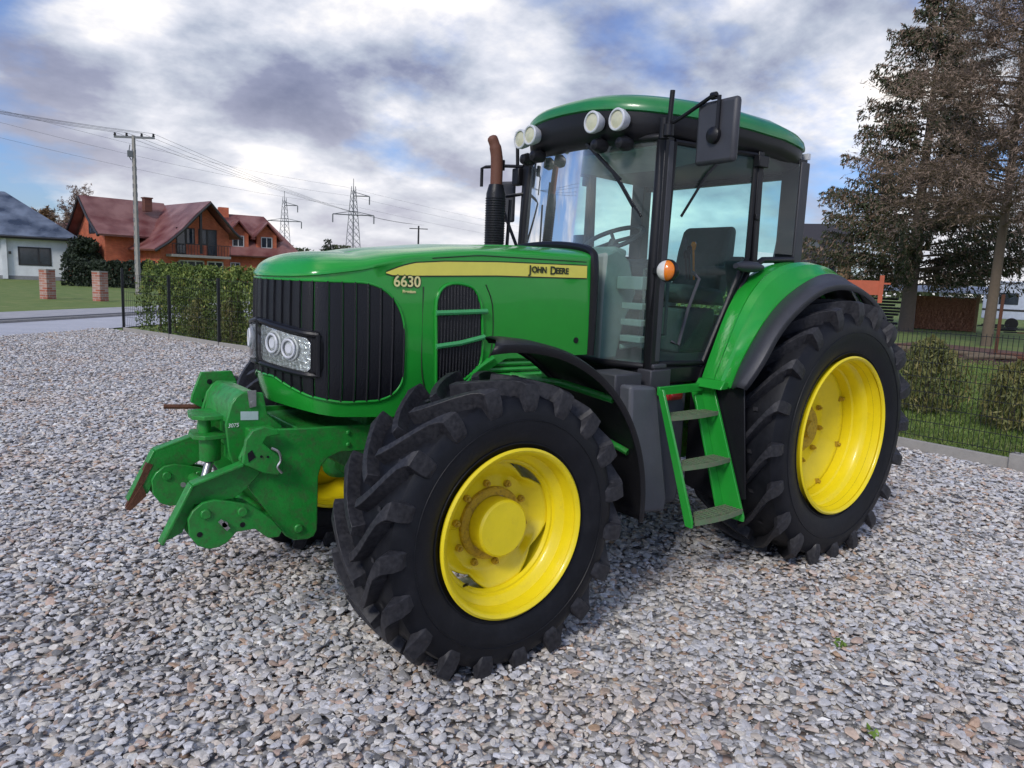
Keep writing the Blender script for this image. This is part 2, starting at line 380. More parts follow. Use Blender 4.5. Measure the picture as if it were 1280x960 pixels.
# grille
SG0 = 0
for i, s in enumerate(SO):
    if OUT[i][0] >= 2.825: SG0 = s; break
def sel(d, w, n=2.3): q = 1 - min(1, d / w); return 1 - (1 - q ** n) ** (1 / n)
def gtop(d): return 1.712 - .26 * sel(d, .25)
def gbot(d): return 1.147 + .14 * sel(d, .17) + (.1 * max(0, min(1, (d - .28) / .42)) ** 1.3)
gz_top = [(0, 1.45), (.012, 1.53), (.04, 1.605), (.09, 1.66), (.16, 1.69), (.26, 1.706), (.5, 1.714), (2, 1.712)]
gz_bot = [(0, 1.30), (.012, 1.23), (.04, 1.185), (.09, 1.155), (.16, 1.143), (.3, 1.145), (.45, 1.165), (.6, 1.20), (.9, 1.24), (2, 1.25)]
def mir(d, tot): return d if d < tot / 2 else tot - d
GT = 2 * (STOT - SG0)
g = MB(); rows = []; nG = 420
for i in range(nG + 1):
    d = GT * i / nG; dd = mir(d, GT)
    zt, zb = gtop(dd), gbot(dd)
    ph = (dd / .062) % 1.0
    off = .004 + (.007 if ph < .1 else .003 * (1 - ph)) - (.006 if .92 < ph else 0)
    rows.append([hoodpt(SG0 + d, lerp(zb, zt, k / 12), off) for k in range(13)])
g.grid(rows); grille = g.build('grille', 'grille', hood, smooth=25)
# grille rim
rim = MB()
for sg in (0, 1):
    pts = []
    for i in range(0, 61):
        dd = (GT / 2) * (1 - i / 60) ** 1.6
        d = dd if sg == 0 else GT - dd
        pts.append(hoodpt(SG0 + d, gbot(dd), .004))
    pts = pts[:] 
    for i in range(1, 61):
        dd = (GT / 2) * (i / 60) ** 1.6
        d = dd if sg == 0 else GT - dd
        pts.append(hoodpt(SG0 + d, gtop(dd), .004))
    rim.tube(pts, .0065, 8)
rim.build('grille_rim', 'green', hood)
# headlights: surround, reflector, bulbs, lens
def patch(mb, s0, s1, zf0, zf1, off, n=24, m=8, mirror=False, round_=0.0):
    rows = []
    for i in range(n + 1):
        t = i / n; s = lerp(s0, s1, t)
        e = min(t, 1 - t) * abs(s1 - s0)
        cut = round_ - math.sqrt(max(0, round_ ** 2 - max(0, round_ - e) ** 2)) if round_ else 0
        z0 = zf0(t) + cut; z1 = zf1(t) - cut
        rows.append([hoodpt(2 * STOT - s if mirror else s, lerp(z0, z1, k / m), off) for k in range(m + 1)])
    mb.grid(rows)
def s_at_y(y):
    for i, p in enumerate(OUT):
        if p[0] > 3.1 and p[1] <= y:
            b = OUT[i - 1][1]; return lerp(SO[i - 1], SO[i], (b - y) / max(1e-9, b - p[1]))
    return STOT
sA, sB = s_at_y(.356), s_at_y(.02)
for mi in (False, True):
    sur = MB()
    pts = []
    zt = lambda t: lerp(1.448, 1.492, t); zbm = lambda t: lerp(1.292, 1.318, t)
    patch(sur, sA - .05, sB + .012, lambda t: zbm(t) - .028, lambda t: zt(t) + .034, .006, mirror=mi, round_=.05)
    pr = []
    for t in [i / 20 for i in range(21)]: pr.append(hoodpt((lambda s: 2 * STOT - s if mi else s)(lerp(sA - .03, sB + .01, t)), zt(t) + .018, .016))
    for t in [1 - i / 20 for i in range(21)]: pr.append(hoodpt((lambda s: 2 * STOT - s if mi else s)(lerp(sA - .03, sB + .01, t)), zbm(t) - .014, .016))
    pr.append(pr[0]); sur.tube(pr, .010, 8)
    hs = sur.build('headlight', 'black', T, solid=.008)
    rf = MB(); patch(rf, sA, sB, zbm, zt, .014, mirror=mi, round_=.02); rf.build('reflector', 'chrome', hs)
    bl = MB()
    for yb, rr in ((.265, .052), (.15, .054)):
        sb = s_at_y(yb); s_ = 2 * STOT - sb if mi else sb
        c = Vector(hoodpt(s_, 1.395 if yb > .2 else 1.41, .016)); nx, ny = nrm(s_); nn = Vector((nx, ny, 0))
        for k, (r1, o1) in enumerate(((rr, .0), (rr * .8, .012), (rr * .45, .004))):
            ring = []
            u = Vector((-ny, nx, 0))
            ring = [c + nn * (o1 + .004) + (u * math.cos(a) + Vector((0, 0, 1)) * math.sin(a)) * r1 for a in [2 * PI * j / 20 for j in range(21)]]
            bl.tube(ring, .006, 6)
        bl.cyl(c, c + nn * .016, rr * .42, 14); bl.cyl(c - nn * .004, c + nn * .004, rr * .78, 20)
    bl.build('bulb', 'whitep', hs)
    ln = MB(); patch(ln, sA, sB, zbm, zt, .030, mirror=mi, round_=.02); ln.build('lens', 'lens', hs)
# yellow stripe and lettering
def side_s(x):
    for i, p in enumerate(OUT):
        if p[0] >= x:
            if i == 0: return 0
            a = OUT[i - 1][0]; return lerp(SO[i - 1], SO[i], (x - a) / max(1e-9, p[0] - a))
    return STOT
for mi in (False, True):
    st = MB(); bd = MB(); rows = []; rb = []
    for i in range(41):
        t = i / 40; x = lerp(2.93, 1.655, t)
        zt = interp(t, [(0, 1.762), (.02, 1.772), (.06, 1.792), (.12, 1.812), (.25, 1.826), (.5, 1.838), (1, 1.846)])
        zb = interp(t, [(0, 1.758), (.02, 1.75), (.12, 1.752), (.5, 1.77), (1, 1.777)])
        s = side_s(x); s = 2 * STOT - s if mi else s
        rows.append([hoodpt(s, lerp(zb, zt, k / 4), .0045) for k in range(5)])
        rb.append([hoodpt(s, lerp(zb - .006, zt + .006, k / 4), .0025) for k in range(5)])
    st.grid(rows).build('stripe', 'decal', hood)
    bd.grid(rb).build('stripe_border', 'black_txt', hood)
def ys(x): return hoodpt(side_s(x), 1.8)[1]
lt = ys(1.95) + .0075
for ch, sz, x, z, nm in (('J', .062, 2.083, 1.789, 'lettering'), ('OHN', .046, 2.064, 1.795, 'lettering'), ('D', .062, 1.935, 1.789, 'lettering'), ('EERE', .046, 1.893, 1.795, 'lettering')):
    o = text('lettering', ch, sz, (x, lt, z), 'black_txt', hood, widthx=.98, tilt=0, bold=.0014)
m6 = hoodpt(side_s(2.82), 1.72, 0)[1]
text('model_number', '6630', .073, (2.895, m6 + .004, 1.698), 'black_txt', hood, widthx=1.02, bold=.0055, ext=.0008)
text('model_number', '6630', .073, (2.895, m6 + .0065, 1.698), 'cream_txt', hood, widthx=1.02, bold=.0012, ext=.0008)
text('model_badge', 'Premium', .02, (2.845, m6 + .006, 1.668), 'cream_txt', hood, bold=.0006)
# side vent with mesh and two bars
def vent(mi):
    sgn = -1 if mi else 1
    V = [(2.655, 1.42), (2.66, 1.60), (2.645, 1.665), (2.61, 1.705), (2.56, 1.72), (2.50, 1.718), (2.44, 1.70), (2.405, 1.655), (2.385, 1.58), (2.375, 1.40), (2.385, 1.31), (2.44, 1.255), (2.53, 1.20), (2.60, 1.175), (2.64, 1.20), (2.65, 1.30)]
    V = catmull(V + [V[0]], 4)[:-1]
    def P(x, z, off): 
        p = hoodpt(side_s(x), z, off); return (p[0], p[1] * sgn, p[2])
    xs = [v[0] for v in V]; 
    vb = MB(); rows = []
    for i in range(61):
        x = lerp(min(xs) + .002, max(xs) - .002, i / 60)
        zz = []
        for a, b in zip(V, V[1:] + V[:1]):
            if (a[0] - x) * (b[0] - x) <= 0 and a[0] != b[0]: zz.append(a[1] + (b[1] - a[1]) * (x - a[0]) / (b[0] - a[0]))
        off = .003 + (.005 if (i % 4) < 2 else 0)
        rows.append([P(x, lerp(min(zz), max(zz), k / 10), off) for k in range(11)])
    vt = vb.grid(rows).build('side_vent', 'grille', T, smooth=20)
    rmm = MB(); rmm.tube([P(a, b, .005) for a, b in V] + [P(*V[0], .005), P(*V[1], .005)], .008, 8); rmm.build('vent_rim', 'green', vt)
    br = MB()
    br.tube([P(2.665, 1.572, .014), P(2.52, 1.577, .016), P(2.36, 1.583, .014)], .0135, 8)
    br.tube([P(2.66, 1.405, .014), P(2.52, 1.42, .016), P(2.37, 1.45, .014)], .0135, 8)
    br.build('vent_bar', 'green_edge', vt)
    sm = MB(); sm.tube(catmull([P(2.73, 1.70, .001), P(2.73, 1.3, .001), P(2.69, 1.15, .001)], 8), .003, 6)
    sm.tube(catmull([P(2.36, 1.72, .001), P(2.315, 1.6, .001), P(2.32, 1.36, .001), P(2.42, 1.235, .001)], 8), .003, 6)
    sm.build('panel_seam', 'black_txt', hood)
vent(False); vent(True)
m = MB(); m.tube([hoodpt(side_s(x), 1.868 if x < 2.4 else 1.868 - (x - 2.4) * .1, .0005) for x in [1.66 + .06 * i for i in range(18)]], .0028, 6); m.build('shoulder_crease', 'black_txt', hood)  # dark tube draws the shading of a soft crease above the stripe
for x_, z_ in ((1.72, 1.42), (2.28, 1.42)):
    p = hoodpt(side_s(x_), z_, 0); m = MB(); m.cyl(p, (p[0], p[1] + .005, p[2]), .017, 20); m.build('latch', 'black', hood)
# rear edge seal of the hood
rs = MB(); pts = [(1.60, .455, 1.33), (1.60, .462, 1.6), (1.60, .455, 1.86), (1.59, .40, 1.935), (1.58, .2, 1.965), (1.58, 0, 1.972)]
full = pts + [(a, -b, c) for a, b, c in pts[::-1][1:]]
rs.tube(catmull(full, 5), .026, 8).build('hood_seal', 'black', T)

# ---- engine and chassis
e = MB(); e.box((1.6, -.26, .72), (2.95, .26, 1.36)); e.box((1.7, -.33, .9), (2.5, .33, 1.25))
e.build('engine', 'green_worn', T, bevel=.02)
e = MB(); e.box((-.45, -.27, .55), (1.62, .27, 1.2)); e.lathe([(-.62, .0), (-.62, .17), (-.3, .2), (.3, .2), (.62, .17), (.62, 0)], (0, 0, .83), seg=24)
e.cyl((.6, .2, .7), (.6, .42, .7), .12); e.box((-.55, -.12, .5), (-.4, .12, .75))
e.build('transmission', 'green_worn', T, bevel=.02)
e = MB()
for k in range(6):
    z = 1.20 + k * .032
    e.tube([(2.36 - .015 * k, .40, z), (2.2, .43, z + .004), (1.95, .43, z + .002)], .014, 8)
e.tube(catmull([(2.48, .44, 1.19), (2.40, .455, 1.28), (2.30, .455, 1.335)], 6), .016, 8)
e.build('ribbed_panel', 'green', T)
fa = MB(); fa.box((2.55, -.62, .56), (2.75, .62, .70)); fa.lathe([(-.2, 0), (-.2, .1), (-.12, .17), (.12, .17), (.2, .1), (.2, 0)], (2.65, .05, .62), seg=24)
for sg in (1, -1):
    fa.lathe([(-.13, 0), (-.13, .07), (-.1, .1), (0, .115), (.1, .1), (.13, .07), (.13, 0)], (2.68, sg * .62, .62), axis='z', seg=20)
    fa.cyl((2.65, sg * .6, .64), (2.65, sg * .86, .64), .15, 20)
    fa.cyl((2.5, sg * .25, .62), (2.45, sg * .62, .62), .028, 10)
fa.build('front_axle', 'green_worn', T, bevel=.008)
hs_ = MB()
for a in range(3): hs_.tube(catmull([(2.95, .25 - .05 * a, .9), (2.85, .4, .82 - .03 * a), (2.7, .5, .78), (2.6, .55, .72)], 5), .012, 8)
for a in range(3): hs_.tube(catmull([(1.7 + .03 * a, .35, 1.15), (1.75, .45, 1.0), (1.9 + .02 * a, .4, .85)], 5), .012, 8)
hs_.build('hose', 'black', T)
ab = MB(); ab.box((1.15, -.3, .62), (1.6, .3, .72)); ab.box((.3, -.6, 1.16), (1.32, .6, 1.27)); ab.build('cab_floor', 'black', T, bevel=.01)

# ---- side plates and front linkage
fr = MB()
A = [(3.56, 1.065), (3.30, 1.05), (2.85, 1.035), (2.85, .90), (3.14, .915), (3.20, .895), (3.235, .86), (3.25, .81), (3.255, .545), (3.272, .515), (3.30, .505), (3.37, .512), (3.41, .54), (3.58, .80), (3.62, .94)]
A = [(x - .032, z - .026) for x, z in A]
for sg in (1, -1): fr.prism(A, 'y', sg * .33, sg * .305)
fr.box((2.84, -.30, .91), (3.27, .30, 1.0)); fr.box((3.27, -.302, .84), (3.41, .302, .97))
fr.box((3.41, -.30, .88), (3.525, .30, 1.03))
bolts(fr, [(3.07, .33, .985), (3.07, .33, .925)], 'y', .013, .012); fr.cyl((3.32, .33, .545), (3.32, .345, .545), .022, 12)
frame = fr.build('front_frame', 'green_worn', T, bevel=.006)
tw = MB()
B = [(3.585, 1.14), (3.56, 1.175), (3.53, 1.195), (3.44, 1.185), (3.42, 1.08), (3.35, 1.02), (3.40, .87), (3.58, .86), (3.60, .92), (3.612, 1.05)]
tw.prism(B, 'y', .215, .195); tw.prism(B, 'y', -.2, -.18)
tw.prism([(3.60, 1.05), (3.585, 1.14), (3.56, 1.175), (3.53, 1.195), (3.47, 1.19), (3.47, 1.17), (3.53, 1.17), (3.555, 1.145), (3.575, 1.05)], 'y', -.18, .195)
tower = tw.build('hitch_tower', 'green_worn', T, bevel=.005)
ear = MB()
Cp = [(3.65, 1.085), (3.645, 1.12), (3.60, 1.235), (3.45, 1.235), (3.425, 1.18), (3.43, 1.02), (3.56, 1.03)]
def plate_with_holes(mb, poly, holes, y0, y1):
    mb.prism(poly, 'y', y0, y1)
plate_with_holes(ear, Cp, [], -.245, -.225)
ears = ear.build('hitch_bracket', 'green_worn', T, bevel=.005)
hl = MB()
for x, z in ((3.56, 1.185), (3.585, 1.09)): hl.cyl((x, -.226, z), (x, -.2235, z), .013, 14)
hl.build('bolt_hole', 'black', ears)
pn = MB(); pn.cyl((3.60, -.26, 1.055), (3.76, -.30, 1.06), .012, 8); pn.cyl((3.60, -.26, 1.055), (3.55, -.25, 1.055), .02, 8); pn.build('hitch_pin', 'rust', T)
cy = MB()
cy.prism([(3.70, -.09), (3.72, .0), (3.72, .07), (3.68, .12), (3.58, .13), (3.58, -.10)], 'z', 1.055, 1.075)
cy.prism([(3.70, -.06), (3.72, .0), (3.72, .09), (3.68, .13), (3.58, .13), (3.58, -.08)], 'z', .965, .985)
cy.cyl((3.655, .03, 1.06), (3.655, .03, .98), .028, 14)
cy.lathe([(0, 0), (0, .045), (.005, .048), (.11, .048), (.115, .04), (.115, 0)], (3.64, .06, .855), axis='z', seg=20)
cyl_ = cy.build('lift_cylinder', 'green_worn', T, bevel=.003)
rd = MB(); rd.cyl((3.64, .06, .86), (3.70, .12, .72), .02, 12); rd.cyl((3.685, .06, .735), (3.715, .2, .735), .03, 12); rd.build('piston_rod', 'steel', cyl_)
cb = MB()
cb.cyl((3.63, -.36, .68), (3.63, .36, .68), .028, 14); cb.cyl((3.46, -.32, .60), (3.46, .32, .60), .035, 14); cb.box((3.40, -.28, .78), (3.48, .28, .90))
cb.build('cross_shaft', 'green_worn', T)
def arm(sg, worn):
    a = MB()
    hook = [(3.625, .93), (3.61, 1.035), (3.58, 1.075), (3.53, 1.088), (3.47, 1.07), (3.455, 1.045), (3.485, 1.045), (3.52, 1.04), (3.535, 1.015), (3.51, .99), (3.47, .955), (3.445, .92), (3.445, .88), (3.47, .86), (3.53, .875)]
    a.prism(hook, 'y', sg * .435, sg * .46)
    # web sloping forward and down, bent outwards edge
    web = [(3.53, .875), (3.625, .925), (3.835, .86), (3.955, .625), (3.915, .63), (3.87, .65), (3.82, .765), (3.66, .765), (3.60, .80)]
    a.prism(web, 'y', sg * .40, sg * .42)
    # flange along the upper edge
    for (p, q) in (((3.62, .925), (3.835, .862)), ((3.835, .862), (3.96, .622))):
        a.bar((p[0], sg * .43, p[1]), (q[0], sg * .43, q[1]), .062, .014)
    def sh(mb): mb.v = [(v[0] - .035, v[1] - sg * .075, v[2] - .028) for v in mb.v]
    sh(a); o = a.build('lift_arm', 'green_worn', T, bevel=.004)
    Gp = [(3.86, .72), (3.84, .755), (3.80, .785), (3.75, .79), (3.68, .772), (3.60, .745), (3.51, .67), (3.455, .60), (3.47, .572), (3.52, .575), (3.58, .63), (3.66, .63), (3.70, .59), (3.735, .575), (3.78, .575), (3.825, .60), (3.855, .65)]
    h = MB(); h.prism(Gp, 'y', sg * .455, sg * .475); h.prism(Gp, 'y', sg * .37, sg * .39)
    h.cyl((3.79, sg * .36, .735), (3.79, sg * .487, .735), .022, 14); h.cyl((3.635, sg * .36, .72), (3.635, sg * .487, .72), .022, 14)
    sh(h); ho = h.build('hitch_plate', 'green_worn', o, bevel=.004)
    k = MB()
    for x, z in ((3.815, .648), (3.635, .66)): k.cyl((x, sg * .4755, z), (x, sg * .477, z), .012, 14)
    sh(k); k.build('bolt_hole', 'black', ho)
    k = MB(); k.cyl((3.715, sg * .36, .68), (3.715, sg * .495, .68), .013, 10); k.bar((3.735, sg * .49, .70), (3.70, sg * .49, .655), .01, .018); sh(k); k.build('linkage_pin', 'steel', ho)
    if sg < 0:
        r = MB(); r.bar((3.86, sg * .412, .80), (3.96, sg * .412, .59), .03, .03); r.prism([(3.90, .70), (3.975, .585), (3.955, .575), (3.88, .64)], 'y', sg * .39, sg * .425); sh(r); r.build('worn_edge', 'rust', o)
    k = MB()
    k.prism([(3.605, .975), (3.585, .99), (3.57, .955), (3.60, .935)], 'y', sg * .4605, sg * .4625)
    for x, z in ((3.545, .955), (3.515, .95)): k.cyl((x, sg * .4605, z), (x, sg * .462, z), .006, 10)
    sh(k); k.build('hook_hole', 'black', o)
    k = MB(); k.tube(catmull([(3.50, sg * .465, .99), (3.47, sg * .472, .97), (3.46, sg * .47, .93), (3.475, sg * .47, .90), (3.455, sg * .47, .87)], 4), .006, 6); sh(k); k.build('safety_clip', 'steel', o)
arm(1, False); arm(-1, True)
s_ = MB(); s_.prism([(3.545, 1.105), (3.465, 1.10), (3.465, 1.06), (3.545, 1.065)], 'y', .2155, .2175); s_.build('sticker', 'sticker', tower)
s_ = MB(); s_.prism([(3.515, 1.20), (3.475, 1.20), (3.475, 1.125), (3.505, 1.12)], 'y', .216, .222); s_.cyl((3.49, .222, 1.14), (3.49, .23, 1.14), .012, 10); s_.build('metal_tab', 'steel', tower)
text('chalk_marking', '3075', .026, (3.603, .2165, 1.035), 'chalk', tower, widthx=.95, shear=.2)

# ---- wheels
def wheel(name, cx, cz, yc, sg, W, Rr, Rc, Rt, nl, front):
    w = bpy.data.objects.new(name, None); w.empty_display_size = .3; COL.objects.link(w); w.parent = T; w.location = (cx, sg * yc, cz)
    hW = W / 2
    def fl(v): # flattened contact patch pressed into the gravel
        x, y, z = v
        return (x, y * sg, max(z, -cz - .012 + .004 * math.sin(x * 40)))
    # carcass
    k = hW
    side = Rc - Rr
    prof = [(k * .74, Rr - .02), (k * .80, Rr + .002), (k * .84, Rr + .012), (k * .90, Rr + side * .14), (k * .965, Rr + side * .3), (k * .995, Rr + side * .45), (k * 1.0, Rr + side * .56), (k * .985, Rr + side * .70), (k * .94, Rr + side * .83), (k * .86, Rr + side * .92), (k * .72, Rr + side * .965), (k * .4, Rr + side * .99), (0, Rc)]
    prof = prof + [(-a, r) for a, r in prof[::-1][1:]]
    t = MB(); t.lathe(prof, seg=120); nc = len(t.v)
    # embossed rings on the sidewalls
    for s2 in (1, -1):
        for (yy, rr, tr) in ((k * .905, Rr + side * .13, .004), (k * 1.002, Rr + side * .55, .0035)):
            t.tube([(rr * math.cos(a), s2 * yy, rr * math.sin(a)) for a in [2 * PI * i / 96 for i in range(97)]], tr, 6, caps=False)
    nc2 = len(t.v)
    hl = Rt - Rc
    base_sh = (2 * PI / nl)
    for s2 in (1, -1):
        for j in range(nl):
            ph0 = j * base_sh + (base_sh / 2 if s2 < 0 else 0) + rnd.uniform(-.003, .003)
            st = []  # (ybase, rbase, ytop, rtop, dphi, half width angle base, top)
            wsc = 1.0 if front else 1.18
            st.append((k * .965, Rr + side * .66, k * .995, Rr + side * .70, 0, .034, .030))
            st.append((k * .95, Rr + side * .74, k * 1.03, Rr + side * .79, 0, .044, .039))
            st.append((k * .90, Rr + side * .80, k * 1.04, Rr + side * .95, .0, .050, .044))
            st.append((k * .84, Rr + side * .88, k * 1.0, Rt - hl * .32, .0, .052, .043))
            st.append((k * .78, Rr + side * .93, k * .93, Rt - hl * .16, .02, .050, .041))
            for q, (fy, dp) in enumerate(((.80, .07), (.62, .155), (.45, .235), (.28, .30), (.12, .35), (-.03, .385))):
                st.append((k * fy, lerp(Rr + side * .965, Rc, min(1, (1 - fy))) - .01, k * fy, Rt - hl * .12 * max(0, fy), dp, .040 - .006 * q / 5, .030 - .008 * q / 5))
            vs = []; 
            sc = .66 / Rt * (1.0 if front else 1.32) 
            for (yb, rb, yt, rt, dp, wb, wt) in st:
                wb *= .66 / Rt * 1.28 * wsc; wt *= .66 / Rt * 1.28 * wsc; d = dp * 1.12 * (W / Rt) / (.5 / .69)
                for (yy, rr, ww) in ((yb, rb, -wb), (yt, rt, -wt), (yt, rt, wt), (yb, rb, wb)):
                    a = ph0 - d + ww / (rr if rr > 0 else 1) * .7
                    # forward-rolling chevron: the centre end leads
                    vs.append((rr * math.cos(a), s2 * yy, rr * math.sin(a)))
            n = len(st); fs = []
            for i in range(n - 1):
                for c in range(3): fs.append((4 * i + c, 4 * i + c + 1, 4 * i + 4 + c + 1, 4 * i + 4 + c))
            fs.append((0, 1, 2, 3)); fs.append(tuple(4 * (n - 1) + c for c in (3, 2, 1, 0)))
            t.add(vs, fs)
            # small wear bars / ribs on the carcass between lugs
            a = ph0 - .22 - base_sh * .5
            rb = Rc + .006
            t.add([(rb * math.cos(a + da), s2 * yy, rb * math.sin(a + da)) for da, yy in ((0, k * .5), (.03, k * .47), (.03, k * .36), (0, k * .39))], [(0, 1, 2, 3)])
    t.v = [fl(v) for v in t.v]
    ty = t.build('tyre', 'tyre', w, smooth=24)
    me = ty.data
    at = me.attributes.new('tread', 'FLOAT', 'POINT'); arr = np.zeros(len(me.vertices), np.float32); arr[nc2:] = 1.0; at.data.foreach_set('value', arr)
    bm = None
    md = ty.modifiers.new('bevel', 'BEVEL'); md.width = .005; md.segments = 1; md.limit_method = 'ANGLE'; md.angle_limit = rad(50)
    yo = k  # outer sidewall
    return w
def rim_front(w, sg, yo):
    valve(w, sg, .312, yo - .13, -.9)
    # yo: flange plane relative to wheel centre
    m = MB()
    pr = [(yo - .01, .356), (yo + .002, .378), (yo - .004, .386), (yo - .014, .382), (yo - .02, .366), (yo - .045, .356), (yo - .075, .352), (yo - .085, .342), (yo - .10, .322), (yo - .115, .314), (yo - .22, .31), (yo - .34, .335), (yo - .36, .352), (yo - .42, .356), (yo - .445, .386), (yo - .45, .37)]
    m.lathe([(a * sg, r) for a, r in pr], seg=96)
    r0 = m.build('rim', 'yellow', w, smooth=30, solid=.006)
    # scalloped disc
    d = MB(); nA = 144; rows = []
    for i in range(nA + 1):
        a = 2 * PI * i / nA
        ph = (a * 4 / (2 * PI) + .12) % 1.0
        dd = abs(ph - .5) * 2        # 0 in the middle of a gap
        gap = max(0, 1 - dd / .62)
        ro = .311 - .062 * (gap ** .75)
        prf = [(.135, yo - .205), (.165, yo - .205), (.215, yo - .205), (.235, yo - .195), (lerp(.235, ro, .55), yo - .165), (lerp(.235, ro, .85), yo - .152), (ro, yo - .15)]
        rows.append([(r * math.cos(a), y * sg, r * math.sin(a)) for r, y in prf])
    d.grid(rows); dk = d.build('disc', 'yellow', r0, smooth=35, solid=.012, recalc=False)
    cl = MB(); cl.lathe([((yo - .118) * sg, .313), ((yo - .118) * sg, .300), ((yo - .135) * sg, .292), ((yo - .15) * sg, .311)], seg=96); cl.build('disc_ring', 'yellow', r0)
    h = MB(); h.lathe([(a * sg, r) for a, r in [(yo - .3, .0), (yo - .3, .12), (yo - .21, .13), (yo - .12, .134), (yo - .095, .132), (yo - .085, .122), (yo - .083, 0)]], seg=64)
    hb_ = h.build('hub', 'yellow', w, smooth=25)
    f = MB(); f.lathe([(a * sg, r) for a, r in [(yo - .204, .134), (yo - .204, .17), (yo - .18, .17), (yo - .172, .162), (yo - .172, .134)]], seg=48)
    f.build('hub_flange', M['hubrust'], hb_)
    for k in range(10):
        a = 2 * PI * k / 10 + .15
        b = MB(); c = (.193 * math.cos(a), (yo - .2) * sg, .193 * math.sin(a)); b.cyl(c, (c[0], c[1] + .022 * sg, c[2]), .0165, 6); b.cyl(c, (c[0], c[1] + .034 * sg, c[2]), .008, 8)
        b.build('wheel_nut', M['hubrust'], r0)
def valve(w, sg, r, y, a):
    m = MB(); p = (r * math.cos(a), y * sg, r * math.sin(a)); m.cyl(p, ((r - .025) * math.cos(a), (y + .03) * sg, (r - .025) * math.sin(a)), .006, 8); m.build('valve_stem', 'black', w)
def rim_rear(w, sg, yo):
    valve(w, sg, .452, yo - .16, -.6)
    m = MB()
    pr = [(yo - .01, .492), (yo + .002, .512), (yo - .004, .52), (yo - .016, .514), (yo - .022, .498), (yo - .05, .492), (yo - .105, .487), (yo - .118, .472), (yo - .135, .462), (yo - .19, .458), (yo - .20, .448), (yo - .26, .444), (yo - .275, .452), (yo - .36, .45), (yo - .40, .48), (yo - .49, .486), (yo - .51, .516), (yo - .515, .5)]
    m.lathe([(a * sg, r) for a, r in pr], seg=110)
    r0 = m.build('rim', 'yellow', w, smooth=30, solid=.006)
    d = MB(); d.lathe([(a * sg, r) for a, r in [(yo - .335, .0), (yo - .335, .14), (yo - .335, .27), (yo - .325, .30), (yo - .29, .38), (yo - .27, .425), (yo - .262, .445)]], seg=96)
    d.build('disc', 'yellow', r0, smooth=30, solid=.012, recalc=False)
    h = MB(); h.lathe([(a * sg, r) for a, r in [(yo - .335, .19), (yo - .325, .19), (yo - .32, .155), (yo - .28, .145), (yo - .27, .13), (yo - .27, .06), (yo - .235, .055), (yo - .235, 0)]], seg=48)
    h.build('hub', M['hubrust'], w, smooth=25)
    for k in range(10):
        a = 2 * PI * k / 10 + .1
        b = MB(); c = (.24 * math.cos(a), (yo - .335) * sg, .24 * math.sin(a)); b.cyl(c, (c[0], c[1] + .03 * sg, c[2]), .019, 6); b.cyl(c, (c[0], c[1] + .045 * sg, c[2]), .009, 8)
        b.build('wheel_nut', M['hubrust'], r0)
    for k in range(8):
        a = 2 * PI * k / 8 + .35
        b = MB(); c = (.43 * math.cos(a), (yo - .268) * sg, .43 * math.sin(a)); b.box((c[0] - .018, c[1] - .012, c[2] - .018), (c[0] + .018, c[1] + .012, c[2] + .018)); b.cyl(c, (c[0], c[1] + .03 * sg, c[2]), .012, 6)
        b.build('lug_bolt', M['hubrust'], r0)
M['tread_mud'] = paint('muddy_tread', (.12, .2, .1), .8, dirt=.6, dirtcol=(.2, .16, .12), scale=14)
M['hubrust'] = paint('rusty_yellow_hub', (.55, .36, .02), .6, dirt=.46, dirtcol=(.13, .06, .035), scale=16, bump=.3)
for sg in (1, -1):
    w = wheel('front_wheel', 2.65, .64, .93, sg, .45, .375, .628, .688, 19, True); rim_front(w, sg, .22)
    w = wheel('rear_wheel', 0, .83, .935, sg, .59, .507, .815, .882, 20, False); rim_rear(w, sg, .283)

# ---- front fenders
def ffender(sg):
    rows = []
    for i in range(31):
        t = i / 30; R = lerp(.85, .84, min(1, t * 3))
        w0 = lerp(.86, .70, min(1, t * 5)); w1 = lerp(1.10, 1.15, min(1, t * 4))
        if t > .9: w0 = lerp(.70, .78, (t - .9) * 10)
        row = []
        for q_, (yy, dr) in enumerate(((w0, -.03), (w0 + .005, -.006), (lerp(w0, w1, .3), .004), (lerp(w0, w1, .7), .006), (w1 - .03, .0), (w1, -.012), (w1 + .002, -.045))):
            th = rad(lerp(lerp(92, 80, q_ / 6), 186, t)); r = R + dr; row.append((2.65 + r * math.cos(th), sg * yy, .64 + r * math.sin(th)))
        rows.append(row)
    m = MB(); m.grid(rows); o = m.build('front_fender', 'black', T, smooth=45, solid=.008)
    b = MB()
    b.tube([(2.25, sg * .55, 1.25), (2.12, sg * .8, 1.24), (2.02, sg * 1.08, 1.19)], .02, 10); b.tube([(2.1, sg * .55, .85), (1.92, sg * .8, .98), (1.86, sg * 1.05, .9)], .018, 10)
    b.tube(catmull([(2.4, sg * .5, 1.0), (2.2, sg * .6, 1.22), (1.98, sg * .62, 1.15), (1.88, sg * .62, .85)], 6), .016, 10)
    b.build('fender_bracket', 'green_worn', o)
ffender(1); ffender(-1)
